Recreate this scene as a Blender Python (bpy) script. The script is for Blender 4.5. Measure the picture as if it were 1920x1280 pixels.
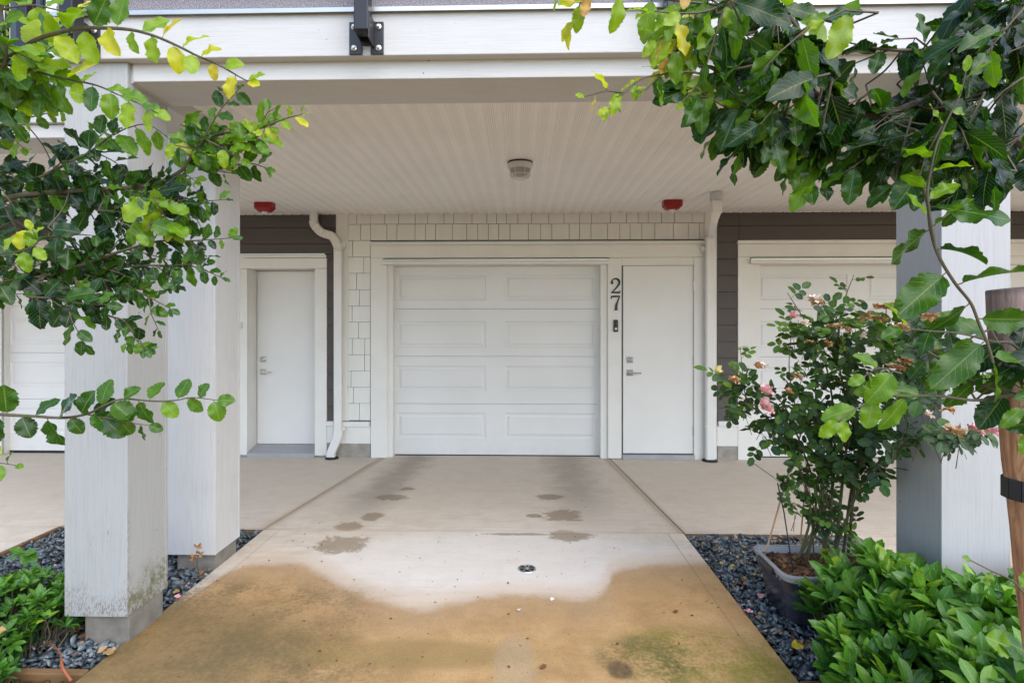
import bpy, math, random
import numpy as np
from mathutils import Vector
R = random.Random(11)
NR = np.random.default_rng(5)
for o in list(bpy.data.objects): bpy.data.objects.remove(o)
S = bpy.context.scene
C = S.collection

# ---------------------------------------------------------------- camera
F = 1045.0; CX = 948.0; HY = 605.0; CAMZ = 1.533; TH = math.atan(0.026)
cs, sn = math.cos(TH), math.sin(TH)
cam = bpy.data.cameras.new('camera'); co = bpy.data.objects.new('camera', cam); C.objects.link(co)
co.location = (0, 0, CAMZ); co.rotation_euler = (math.radians(90), 0, TH)
cam.sensor_fit = 'HORIZONTAL'; cam.sensor_width = 36; cam.lens = 36*F/1920
cam.shift_x = (960-CX)/1920; cam.shift_y = -(640-HY)/1920
cam.clip_start = 0.05; cam.clip_end = 500
S.camera = co

# ---------------------------------------------------------------- light
SUN_EL, SUN_AZ = 48.0, 143.0          # soft overcast light from behind the viewer
w = bpy.data.worlds.new('World'); S.world = w; w.use_nodes = True
nt = w.node_tree; nt.nodes.clear()
sky = nt.nodes.new('ShaderNodeTexSky'); sky.sky_type = 'NISHITA'; sky.sun_disc = False
sky.sun_elevation = math.radians(SUN_EL); sky.sun_rotation = math.radians(SUN_AZ)
sky.air_density = 1.0; sky.dust_density = 1.0; sky.ozone_density = 1.0
bg = nt.nodes.new('ShaderNodeBackground'); bg.inputs[1].default_value = 0.15
wo = nt.nodes.new('ShaderNodeOutputWorld')
nt.links.new(sky.outputs[0], bg.inputs[0]); nt.links.new(bg.outputs[0], wo.inputs[0])
sl = bpy.data.lights.new('sun', 'SUN'); sl.energy = 1.1; sl.angle = math.radians(80); sl.color = (1.0, 0.925, 0.82)
so = bpy.data.objects.new('sun', sl); C.objects.link(so)
az, el = math.radians(SUN_AZ), math.radians(SUN_EL)
dvec = Vector((math.sin(az)*math.cos(el), math.cos(az)*math.cos(el), math.sin(el)))
so.rotation_euler = dvec.to_track_quat('Z', 'Y').to_euler()
S.view_settings.view_transform = 'Standard'; S.view_settings.look = 'None'
S.view_settings.gamma = 1; S.view_settings.exposure = 1.5

# ---------------------------------------------------------------- measuring helpers
def ray(px, py):
    a = (px-CX)/F; b = (HY-py)/F
    return (-sn+a*cs, cs+a*sn, b)
def wp(px, py, Y):
    d = ray(px, py); t = Y/d[1]
    return Vector((d[0]*t, Y, CAMZ+d[2]*t))
def gp(px, py, z=0.0):
    d = ray(px, py); t = (z-CAMZ)/d[2]
    return Vector((d[0]*t, d[1]*t, z))

YW = 6.33                      # face of the house wall
YJ = gp(890, 995).y            # joint between the near slab and the carport slab
XL, XR = -1.90, 1.19           # near slab edges

# ---------------------------------------------------------------- node helper
class NT:
    def __init__(s, name):
        s.m = bpy.data.materials.new(name); s.m.use_nodes = True
        s.t = s.m.node_tree; s.t.nodes.clear()
        s.out = s.t.nodes.new('ShaderNodeOutputMaterial')
        s.b = s.t.nodes.new('ShaderNodeBsdfPrincipled')
        s.t.links.new(s.b.outputs[0], s.out.inputs[0])
        s._p = None
    def n(s, typ, **k):
        x = s.t.nodes.new(typ)
        for a, v in k.items(): setattr(x, a, v)
        return x
    def put(s, sock, v):
        if isinstance(v, bpy.types.NodeSocket): s.t.links.new(v, sock)
        elif isinstance(v, (tuple, list)):
            sock.default_value = tuple(v)+(1,) if len(v) == 3 and len(sock.default_value) == 4 else tuple(v)
        else: sock.default_value = v
    def math(s, op, a, b=0.0, c=0.0, clamp=False):
        x = s.n('ShaderNodeMath', operation=op); x.use_clamp = clamp
        s.put(x.inputs[0], a); s.put(x.inputs[1], b)
        if op in ('MULTIPLY_ADD', 'WRAP', 'SMOOTH_MIN', 'SMOOTH_MAX'): s.put(x.inputs[2], c)
        return x.outputs[0]
    def pos(s):
        if s._p is None: s._p = s.n('ShaderNodeNewGeometry')
        return s._p.outputs['Position']
    def nor(s):
        s.pos(); return s._p.outputs['True Normal']
    def sep(s, v):
        x = s.n('ShaderNodeSeparateXYZ'); s.put(x.inputs[0], v); return x.outputs
    def obj(s): return s.n('ShaderNodeTexCoord').outputs['Object']
    def scale(s, v, sc, loc=(0, 0, 0)):
        x = s.n('ShaderNodeMapping'); s.put(x.inputs[0], v); x.inputs[3].default_value = sc; x.inputs[1].default_value = loc
        return x.outputs[0]
    def noise(s, v, sc, det=4, rough=.55, dist=0.0):
        x = s.n('ShaderNodeTexNoise'); s.put(x.inputs['Vector'], v)
        x.inputs['Scale'].default_value = sc; x.inputs['Detail'].default_value = det
        x.inputs['Roughness'].default_value = rough; x.inputs['Distortion'].default_value = dist
        return x.outputs['Fac']
    def ramp(s, f, pts, interp='LINEAR'):
        x = s.n('ShaderNodeValToRGB'); x.color_ramp.interpolation = interp
        e = x.color_ramp.elements
        while len(e) < len(pts): e.new(.5)
        for i, (p, c) in enumerate(pts):
            e[i].position = p; e[i].color = (tuple(c)+(1,)) if isinstance(c, (tuple, list)) else (c, c, c, 1)
        s.put(x.inputs[0], f); return x.outputs[0]
    def rng(s, f, a, b, c=0.0, d=1.0, smooth=True):
        x = s.n('ShaderNodeMapRange'); x.interpolation_type = 'SMOOTHSTEP' if smooth else 'LINEAR'
        s.put(x.inputs[0], f)
        for i, v in zip((1, 2, 3, 4), (a, b, c, d)): s.put(x.inputs[i], v)
        return x.outputs[0]
    def mix(s, f, a, b, mode='MIX'):
        x = s.n('ShaderNodeMix', data_type='RGBA', blend_type=mode)
        s.put(x.inputs[0], f); s.put(x.inputs[6], a); s.put(x.inputs[7], b); return x.outputs[2]
    def bump(s, h, st=.3, dist=.01):
        x = s.n('ShaderNodeBump'); x.inputs['Strength'].default_value = st; x.inputs['Distance'].default_value = dist
        s.put(x.inputs['Height'], h); s.put(s.b.inputs['Normal'], x.outputs[0]); return x
    def base(s, c, r=.6, metal=0.0, spec=.5):
        s.put(s.b.inputs['Base Color'], c); s.put(s.b.inputs['Roughness'], r); s.b.inputs['Metallic'].default_value = metal
        s.b.inputs['Specular IOR Level'].default_value = spec

def simple(name, c, r=.6, metal=0.0, var=.06, sc=6.0, bump=0.0, bsc=60.0, stretch=(1, 1, 1), spec=.4):
    N = NT(name); p = N.scale(N.pos(), stretch)
    a = N.noise(p, sc, 5)
    c2 = tuple(x*(1-var*3) for x in c); c3 = tuple(min(1, x*(1+var)) for x in c)
    N.base(N.ramp(a, [(.3, c2), (.62, c), (.8, c3)]), r, metal, spec)
    if bump: N.bump(N.noise(p, bsc, 4), bump, .004)
    return N.m

M = {}
M['trim'] = simple('white_trim_paint', (.72, .705, .67), .5, var=.02, sc=3, bump=.12, bsc=90)
def gdoor_mat():
    N = NT('garage_door_paint'); Z = N.sep(N.pos())[2]
    n = N.noise(N.pos(), 7, 6, .75, .4)
    c = N.ramp(N.noise(N.pos(), 1.6, 4), [(.35, (.66, .655, .645)), (.65, (.70, .695, .685))])
    d = N.math('MULTIPLY', N.rng(N.math('ADD', Z, N.math('MULTIPLY', n, .25)), .10, .38, 1, 0), N.rng(n, .42, .66))
    c = N.mix(N.math('MULTIPLY', d, .22), c, (.45, .41, .35))
    sc = N.noise(N.scale(N.pos(), (3, 3, 30)), 3, 5, .8)
    c = N.mix(N.rng(sc, .70, .76, 0, .35), c, (.40, .39, .37))
    N.base(c, N.rng(n, .3, .7, .32, .5, False)); return N.m
M['gdoor'] = gdoor_mat()
M['door'] = simple('entry_door_paint', (.71, .70, .68), .45, var=.015, sc=2, bump=.04, bsc=200)
M['shingle'] = simple('shingle_paint', (.72, .715, .68), .65, var=.02, sc=8, bump=.25, bsc=40, stretch=(1, 1, .15))
M['joint_shade'] = simple('shingle_joint_shade', (.20, .195, .17), .9)  # shade in the shingle joints, put into a dark backing colour
M['gap'] = simple('shingle_gap_shade', (.10, .10, .09), .9)
M['downspout'] = simple('downspout_enamel', (.71, .70, .68), .4, var=.015, sc=5)
M['siding'] = simple('grey_brown_siding', (.088, .075, .070), .6, var=.05, sc=5, bump=.3, bsc=30, stretch=(.1, 1, 1))
M['found'] = simple('foundation_concrete', (.34, .31, .27), .9, var=.12, sc=9, bump=.5, bsc=40)
M['foot'] = simple('footing_concrete', (.21, .195, .17), .9, var=.12, sc=11, bump=.4, bsc=60)
M['alu'] = simple('flashing_metal', (.55, .57, .56), .35, .6, var=.03)
M['steel'] = simple('satin_steel', (.55, .55, .54), .25, 1.0, var=.03)
M['zinc'] = simple('zinc_bolt', (.7, .68, .66), .3, .8, var=.08, sc=60)
M['black'] = simple('black_paint', (.022, .024, .028), .35, var=.1)
M['rubber'] = simple('black_rubber', (.02, .02, .022), .7, var=.1)
M['red'] = simple('red_plastic', (.27, .008, .010), .35, var=.03)
M['redwall'] = simple('red_siding', (.17, .010, .016), .6, var=.05)
M['lens'] = simple('strobe_lens', (.7, .72, .72), .12, var=.03)
M['lampwhite'] = simple('lamp_housing', (.62, .62, .60), .45, var=.03)
M['frost'] = simple('frosted_lamp_glass', (.38, .375, .35), .18, var=.05)
M['timber'] = simple('edging_timber', (.20, .115, .05), .8, var=.16, sc=14, bump=.6, bsc=50, stretch=(.2, 1, 1))
M['soil'] = simple('bed_soil', (.035, .022, .014), .95, var=.25, sc=30, bump=1.0, bsc=90)
M['glass'] = simple('window_glass', (.05, .065, .07), .06, var=.02)
M['bamboo'] = simple('bamboo_cane', (.42, .25, .12), .6, var=.1, sc=30)
M['stem'] = simple('green_stem', (.075, .070, .028), .6, var=.1, sc=40)
M['mat'] = simple('sill_grey', (.35, .35, .36), .5, var=.05)

# fibre-cement / painted rough timber with grain, horizontally or vertically
def grain(name, c, vert, moss=False, grey=None):
    grey = grey or tuple(x*.72 for x in c)
    N = NT(name); X, Y, Z = N.sep(N.pos())
    st = (22, 22, .9) if vert else (.9, 22, 40)
    g = N.noise(N.scale(N.pos(), st), 5, 6, .65, .6)
    g2 = N.noise(N.scale(N.pos(), tuple(x*3 for x in st)), 6, 3)
    big = N.noise(N.pos(), 2.2, 4)
    col = N.ramp(g, [(.25, tuple(x*.86 for x in c)), (.5, c), (.8, tuple(min(1, x*1.05) for x in c))])
    col = N.mix(N.rng(big, .5, .75, 0, .30), col, grey)
    pits = N.noise(N.scale(N.pos(), (60, 60, 14) if vert else (14, 60, 60)), 3, 2)
    col = N.mix(N.rng(pits, .74, .80, 0, .6), col, (.12, .11, .09))
    spk = N.noise(N.pos(), 45, 1); col = N.mix(N.rng(spk, .80, .83, 0, .8), col, (.05, .045, .04))
    if moss:
        nx = N.sep(N.nor())[0]
        # green algae at the foot of the driveway-side face, grey dirt at the foot of the front
        h = N.math('ADD', Z, N.math('MULTIPLY', N.math('SUBTRACT', N.noise(N.pos(), 7, 5), .5), .55))
        low = N.rng(h, .14, .42, .9, 0)
        pat = N.rng(N.noise(N.scale(N.pos(), (9, 9, 9)), 3.4, 6, .75, 1.2), .40, .62)
        alg = N.math('MULTIPLY', N.math('MULTIPLY', low, pat), N.rng(nx, .3, .6))
        corner = N.math('MULTIPLY', N.rng(h, .2, .8, .7, 0), N.rng(Y, 2.62, 2.645, 1, 0))
        alg = N.math('MAXIMUM', alg, N.math('MULTIPLY', corner, N.math('MULTIPLY', pat, N.rng(nx, .3, .6))))
        col = N.mix(alg, col, (.10, .11, .012))
        dirt = N.math('MULTIPLY', N.rng(h, .10, .36, .8, 0), N.rng(N.noise(N.scale(N.pos(), (70, 70, 26)), 2.2, 5, .8), .46, .60))
        col = N.mix(dirt, col, (.14, .13, .10))
        stre = N.noise(N.scale(N.pos(), (14, 14, 1.6)), 2.5, 5, .7)
        col = N.mix(N.rng(stre, .52, .78, 0, .5), col, (.30, .32, .32))
        blot = N.math('MULTIPLY', N.rng(N.noise(N.scale(N.pos(), (5, 5, 2)), 3, 6, .8), .56, .70), N.rng(N.noise(N.scale(N.pos(), (50, 50, 12)), 2, 3), .55, .66))
        col = N.mix(N.math('MULTIPLY', blot, .8), col, (.10, .105, .095))
    N.base(col, .62)
    h2 = N.math('ADD', N.math('MULTIPLY', g, .7), N.math('MULTIPLY', g2, .4))
    N.bump(h2, .32, .006)
    return N.m
M['fascia'] = grain('rough_white_fascia', (.54, .535, .525), False)
M['beam'] = grain('smooth_white_beam', (.56, .555, .54), False)
M['column'] = grain('white_column_boards', (.37, .375, .372), True, True)  # darker base: weathering plus the left tree's shadow, both in the colour
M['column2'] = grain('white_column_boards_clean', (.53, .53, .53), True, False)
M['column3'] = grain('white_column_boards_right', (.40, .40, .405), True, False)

def soffit_mat():
    N = NT('vented_vinyl_soffit'); X, Y, Z = N.sep(N.pos())
    ph = N.math('FRACT', N.math('DIVIDE', X, .1085))
    inb = N.math('MULTIPLY', N.rng(ph, .12, .16), N.rng(ph, .60, .64, 1, 0))
    fine = N.math('ABSOLUTE', N.math('SUBTRACT', N.math('FRACT', N.math('DIVIDE', X, .0125)), .5))
    line = N.rng(fine, .12, .28, 1, 0)
    dash = N.rng(N.math('ABSOLUTE', N.math('SUBTRACT', N.math('FRACT', N.math('DIVIDE', Y, .011)), .5)), .15, .3, 1, 0)
    hole = N.math('MULTIPLY', N.math('MULTIPLY', line, dash), inb)
    bg_ = N.ramp(N.noise(N.pos(), 2, 4), [(.3, (.82, .785, .735)), (.7, (.88, .845, .80))])
    N.base(N.mix(N.math('MULTIPLY', hole, .42), bg_, (.10, .085, .07)), .5)
    return N.m
M['soffit'] = soffit_mat()

def concrete_mat():
    N = NT('stained_concrete'); P = N.pos(); X, Y, Z = N.sep(P)
    n1 = N.noise(P, 1.3, 6, .6); n2 = N.noise(P, 5, 6, .65, .4); n3 = N.noise(P, 160, 3, .7); n4 = N.noise(N.scale(P, (1, 7, 1)), 3.0, 6, .7)
    broom = N.noise(N.scale(P, (5, 240, 1)), 1.0, 3, .6)
    cen = lambda n, k: N.math('MULTIPLY', N.math('SUBTRACT', n, .5), k)
    # dry bleached concrete
    dry = N.ramp(n2, [(.25, (.54, .475, .39)), (.5, (.66, .59, .50)), (.75, (.73, .665, .58))])
    dry = N.mix(N.rng(n4, .46, .72, 0, .65), dry, (.52, .44, .36))
    # grey-brown towards the house
    rear = N.rng(N.math('ADD', Y, cen(n1, 1.6)), 3.7, 5.0)
    dry = N.mix(N.math('MULTIPLY', rear, .6), dry, (.57, .495, .405))
    # bleached band round the drain
    def blob(px, py, rx, ry, k=.6, soft=.35, nn=None, lo=.75):
        c = gp(px, py)
        dx = N.math('DIVIDE', N.math('SUBTRACT', X, c.x), rx); dy = N.math('DIVIDE', N.math('SUBTRACT', Y, c.y), ry)
        d = N.math('SQRT', N.math('ADD', N.math('MULTIPLY', dx, dx), N.math('MULTIPLY', dy, dy)))
        d = N.math('ADD', d, cen(nn or n2, k))
        return N.rng(d, lo, lo+soft, 1, 0)
    bl = blob(960, 1045, 1.15, .45, .8, .6, n1)
    dry = N.mix(N.math('MULTIPLY', bl, .6), dry, (.76, .735, .70))
    # wet ochre zone, edge traced on the ground
    edge = [(330, 1130), (430, 1070), (520, 1052), (600, 1068), (650, 1098), (720, 1122), (790, 1136), (860, 1125), (930, 1112), (1020, 1114), (1100, 1116), (1135, 1098), (1152, 1068), (1200, 1058), (1290, 1052)]
    ep = [gp(*e) for e in edge]
    x0, x1, y0, y1 = -2.2, 1.4, 2.6, 4.2
    fc = N.n('ShaderNodeFloatCurve'); cv = fc.mapping.curves[0]
    pts = [(0, (ep[0].y-y0)/(y1-y0))]+[((p.x-x0)/(x1-x0), (p.y-y0)/(y1-y0)) for p in ep]+[(1, (ep[-1].y-y0)/(y1-y0))]
    pts.sort()
    cv.points[0].location = pts[0]; cv.points[1].location = pts[-1]
    for q in pts[1:-1]: cv.points.new(*q)
    fc.mapping.update()
    N.put(fc.inputs[1], N.rng(X, x0, x1, 0, 1, False))
    yb = N.math('MULTIPLY_ADD', fc.outputs[0], y1-y0, y0)
    dd = N.math('SUBTRACT', N.math('ADD', yb, cen(n2, .18)), Y)
    wet = N.rng(dd, -.05, .09)
    core = N.rng(dd, .0, .5)
    och = N.ramp(n2, [(.25, (.38, .215, .080)), (.5, (.56, .335, .130)), (.75, (.67, .43, .19))])
    och = N.mix(N.rng(N.math('ADD', dd, cen(n1, .4)), -.1, .5, .75, 0), och, (.50, .345, .20))
    och = N.mix(N.rng(n1, .5, .72, 0, .55), och, (.36, .23, .10))
    col = N.mix(N.math('MULTIPLY', wet, .95), dry, och)
    # halo just outside the wet edge
    halo = N.math('MULTIPLY', N.rng(dd, -.22, -.02), N.math('SUBTRACT', 1, wet))
    col = N.mix(N.math('MULTIPLY', halo, .55), col, (.60, .46, .34))
    def stain(m, c, k): 
        nonlocal col
        col = N.mix(N.math('MULTIPLY', m, k), col, c)
    brown = (.22, .155, .08)
    n7 = N.noise(N.scale(P, (.8, 1.0, 1)), 10, 7, .75, .5)
    for a in [(735, 932, .16, .085), (698, 968, .09, .10), (640, 1020, .20, .15), (1030, 931, .13, .09), (1068, 1004, .16, .11), (762, 916, .08, .05), (1000, 966, .07, .05), (970, 1001, .30, .025), (655, 985, .12, .11), (1055, 965, .16, .16)]:
        stain(blob(*a, k=2.2, soft=.35, nn=n7, lo=.72), brown, .68)
    # tyre tracks into the garage
    for (a, b, wd, kk) in [((775, 862), (640, 990), .17, .48), ((1062, 862), (1105, 985), .20, .42)]:
        A, B = gp(*a), gp(*b); sl_ = (B.x-A.x)/(B.y-A.y)
        xc = N.math('MULTIPLY_ADD', N.math('SUBTRACT', Y, A.y), sl_, A.x)
        m = N.rng(N.math('ADD', N.math('ABSOLUTE', N.math('SUBTRACT', X, xc)), cen(n2, .30)), wd*.1, wd*1.9, 1, 0)
        m = N.math('MULTIPLY', m, N.rng(N.math('ADD', Y, cen(n2, .8)), B.y-.2, B.y+.9))
        stain(m, (.15, .125, .095), kk)
    # tooled joints and edge band
    def band(x0_, y0_, x1_, y1_, w0, w1):
        sl2 = (x1_-x0_)/(y1_-y0_); xc = N.math('MULTIPLY_ADD', N.math('SUBTRACT', Y, y0_), sl2, x0_)
        dd_ = N.math('ABSOLUTE', N.math('SUBTRACT', X, xc)); k_ = N.rng(dd_, w0, w1, 1, 0)
        return N.math('MULTIPLY', k_, N.math('GREATER_THAN', Y, y0_) if y1_ > y0_ else N.math('LESS_THAN', Y, y0_))
    lj, rj = gp(721, 857), gp(1140, 862)
    for (q, xe) in ((lj, XL), (rj, XR)):
        stain(band(xe-.006, YJ, q.x-.006, q.y, .020, .034), (.36, .265, .17), .55)
        stain(band(xe-.006, YJ, q.x-.006, q.y, .055, .060), (.42, .33, .23), .25)
    stain(band(XR-.115, YJ, XR-.115, 0, .002, .006), (.25, .17, .09), .5)
    stain(band(XL+.115, YJ, XL+.115, 0, .002, .006), (.25, .17, .09), .35)
    stain(N.rng(N.math('ABSOLUTE', N.math('SUBTRACT', Y, YJ)), .010, .03, 1, 0), (.42, .33, .24), .4)
    stain(N.rng(N.math('ABSOLUTE', N.math('SUBTRACT', Y, YJ+.07)), .002, .006, 1, 0), (.45, .36, .28), .35)
    # moss and dirt on the near slab
    mossn = N.math('ADD', N.math('MULTIPLY', N.noise(P, 3.2, 8, .78, .2), .62), N.math('MULTIPLY', N.noise(P, 45, 5, .8), .38))
    mm = lambda m: N.math('MULTIPLY', m, N.rng(mossn, .40, .60))
    stain(mm(blob(400, 1150, .75, .36, .9, .7, n1)), (.17, .12, .05), .9)
    stain(mm(blob(300, 1235, .75, .30, .9, .7, n1)), (.10, .085, .022), .95)
    stain(blob(330, 1215, .60, .34, .9, .9, n1), (.20, .135, .05), .7)
    stain(mm(blob(520, 1260, .5, .25, .9, .7, n1)), (.16, .12, .05), .6)
    stain(mm(blob(1340, 1240, .42, .26, .8, .6, n1)), (.20, .20, .012), 1.0)
    stain(mm(blob(1210, 1235, .22, .16, .8, .6, n1)), (.10, .10, .03), .8)
    stain(blob(1163, 1256, .055, .06, .5, .6), (.05, .03, .022), .75)
    stain(blob(780, 1225, .50, .10, .9, .7, n1), (.30, .21, .07), .6)
    stain(blob(965, 1250, .09, .25, .7, .6, n2), (.50, .40, .26), .5)
    mot = N.noise(P, 28, 6, .8)
    stain(N.math('MULTIPLY', N.rng(mot, .46, .70), N.math('ADD', .12, N.math('MULTIPLY', wet, .55))), (.42, .26, .11), .6)
    g4 = N.noise(P, 75, 4, .8)
    stain(N.math('MULTIPLY', N.rng(g4, .53, .68), N.math('ADD', .10, N.math('MULTIPLY', wet, .6))), (.20, .12, .055), .6)
    # fine grit, pits and specks
    col = N.mix(N.math('MULTIPLY', N.rng(n3, .35, .75, .45, 0), N.math('ADD', .3, wet)), col, N.mix(.6, col, (.10, .07, .04)))
    sp = N.noise(P, 55, 2, .6)
    col = N.mix(N.rng(sp, .705, .74, 0, .75), col, (.05, .035, .02))
    col = N.mix(N.rng(broom, .52, .75, 0, .28), col, N.mix(.6, col, (.13, .10, .07)))
    rough = N.rng(wet, 0, 1, .82, .60, False)
    N.base(col, rough, 0, .35)
    hh = N.math('ADD', N.math('MULTIPLY', n3, .5), N.math('MULTIPLY', broom, .8))
    N.bump(hh, .35, .004)
    return N.m
M['concrete'] = concrete_mat()
M['jointdirt'] = simple('joint_dirt', (.17, .12, .075), .95, var=.15, sc=20)

def aggregate_mat():
    N = NT('exposed_aggregate'); v = N.n('ShaderNodeTexVoronoi'); N.put(v.inputs['Vector'], N.pos()); v.inputs['Scale'].default_value = 150
    a = N.noise(N.pos(), 190, 3, .7)
    N.base(N.ramp(a, [(.3, (.06, .05, .055)), (.5, (.24, .22, .24)), (.7, (.55, .5, .55))]), .8); N.bump(a, .5, .004); return N.m
M['agg'] = aggregate_mat()

def leaf_mat(name, rampc, rough=.32, trans=.3, vein=.5, side=9.0):
    N = NT(name)
    a = N.n('ShaderNodeAttribute', attribute_name='leafdata'); U, V, T = N.sep(a.outputs['Vector'])
    n = N.noise(N.pos(), 40, 4, .6)
    t = N.math('ADD', T, N.math('MULTIPLY', N.math('SUBTRACT', n, .5), .16), clamp=True)
    col = N.ramp(t, rampc)
    av = N.math('ABSOLUTE', V)
    mid = N.rng(av, .02, .07, 1, 0)
    sv = N.math('ABSOLUTE', N.math('SUBTRACT', N.math('FRACT', N.math('SUBTRACT', N.math('MULTIPLY', U, side), N.math('MULTIPLY', av, 2.6))), .5))
    sid = N.rng(sv, .0, .12, 1, 0)
    vm = N.math('MAXIMUM', mid, N.math('MULTIPLY', sid, .45))
    light = N.mix(.65, col, (.32, .42, .12))
    col2 = N.mix(N.math('MULTIPLY', vm, vein), col, light)
    N.base(col2, N.rng(n, .3, .7, rough*.75, rough*1.4, False), 0, .36)
    N.bump(N.math('ADD', N.math('MULTIPLY', sid, -.5), N.math('MULTIPLY', n, .5)), .35, .002)
    tr = N.n('ShaderNodeBsdfTranslucent'); N.put(tr.inputs[0], N.mix(1.0, col2, (2.0, 2.2, .5), 'MULTIPLY'))
    mx = N.n('ShaderNodeMixShader'); mx.inputs[0].default_value = trans
    N.t.links.new(N.b.outputs[0], mx.inputs[1]); N.t.links.new(tr.outputs[0], mx.inputs[2]); N.t.links.new(mx.outputs[0], N.out.inputs[0])
    return N.m
M['treeleaf'] = leaf_mat('ironwood_leaf', [(0, (.002, .010, .005)), (.25, (.005, .026, .008)), (.45, (.026, .085, .008)), (.62, (.10, .21, .008)), (.78, (.25, .36, .008)), (.90, (.50, .46, .02)), (1, (.42, .20, .06))], .21, .34)
M['roseleaf'] = leaf_mat('rose_leaf', [(0, (.008, .026, .010)), (.4, (.028, .078, .018)), (.7, (.09, .19, .022)), (.9, (.20, .28, .03)), (1, (.09, .025, .03))], .38, .22, .3)
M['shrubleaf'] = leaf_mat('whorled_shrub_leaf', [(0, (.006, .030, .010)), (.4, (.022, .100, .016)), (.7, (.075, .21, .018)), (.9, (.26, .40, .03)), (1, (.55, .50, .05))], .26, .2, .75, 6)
M['deadleaf'] = leaf_mat('fallen_leaf', [(0, (.12, .045, .02)), (.4, (.30, .13, .05)), (.7, (.42, .26, .12)), (.9, (.62, .48, .05)), (1, (.62, .5, .03))], .6, .1, .3)

def chip_mat(name, pts, rough=.55):
    N = NT(name); a = N.n('ShaderNodeAttribute', attribute_name='leafdata'); T = N.sep(a.outputs['Vector'])[2]
    n = N.noise(N.pos(), 60, 4)
    N.base(N.mix(N.rng(n, .45, .7, 0, .4), N.ramp(T, pts), (.12, .13, .14)) if 'slate' in name else N.ramp(T, pts), rough); N.bump(n, .3, .003); return N.m
M['slate'] = chip_mat('slate_chips', [(0, (.020, .030, .038)), (.5, (.075, .100, .118)), (.93, (.20, .245, .27)), (.97, (.42, .36, .33)), (1, (.40, .25, .15))], .42)
M['mulch'] = chip_mat('bark_mulch', [(0, (.02, .009, .005)), (.6, (.09, .04, .018)), (1, (.28, .15, .07))], .7)
M['bark'] = simple('tree_bark', (.085, .060, .045), .8, var=.15, sc=20, bump=.6, bsc=60)
M['twig'] = simple('green_brown_twig', (.10, .085, .045), .6, var=.15, sc=30)

def stake_mat():
    N = NT('weathered_stake'); X, Y, Z = N.sep(N.pos())
    g = N.noise(N.scale(N.pos(), (14, 14, 1.1)), 3.5, 6, .7, 1.5)
    g2 = N.noise(N.scale(N.pos(), (60, 60, 2)), 3.5, 4, .7, .5)
    c = N.ramp(g, [(.3, (.13, .05, .022)), (.5, (.36, .18, .09)), (.7, (.55, .33, .18))])
    gr = N.ramp(g, [(.3, (.09, .065, .055)), (.6, (.24, .17, .15))])
    c = N.mix(N.rng(N.math('ADD', Z, N.math('MULTIPLY', g, .25)), 1.38, 1.68), c, gr)
    c = N.mix(N.rng(g2, .58, .68, 0, .7), c, (.05, .028, .02))
    c = N.mix(N.rng(Z, 1.585, 1.61), c, (.035, .026, .022))
    N.base(c, .75); N.bump(N.math('ADD', g, g2), .7, .004); return N.m
M['stake'] = stake_mat()
def tub_mat():
    N = NT('clear_plastic_tub_full_of_soil'); Z = N.sep(N.pos())[2]
    n = N.noise(N.pos(), 5, 5, .7, 1)
    lvl = N.rng(Z, .225, .235)
    c = N.ramp(n, [(.35, (.018, .020, .032)), (.55, (.045, .048, .065)), (.7, (.13, .125, .12))])
    c = N.mix(lvl, c, (.42, .43, .46))
    N.base(c, .22, 0, .6); N.bump(n, .15, .01); return N.m
M['tub'] = tub_mat()
M['tubrim'] = simple('milky_plastic_rim', (.28, .29, .31), .3, var=.05)
def petal_mat(name, c1, c2):
    N = NT(name); n = N.noise(N.obj(), 45, 4)
    N.base(N.ramp(n, [(.35, c1), (.65, c2)]), .6); return N.m
M['pink'] = petal_mat('pink_petals', (.72, .30, .33), (.85, .62, .60))
M['yellow'] = petal_mat('pale_yellow_petals', (.82, .72, .25), (.88, .82, .50))
M['tan'] = petal_mat('dried_tan_petals', (.34, .18, .07), (.62, .42, .22))
M['orange'] = petal_mat('dried_orange_petals', (.40, .16, .05), (.66, .42, .20))
M['cream'] = petal_mat('cream_petals', (.80, .62, .50), (.86, .78, .70))

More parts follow.
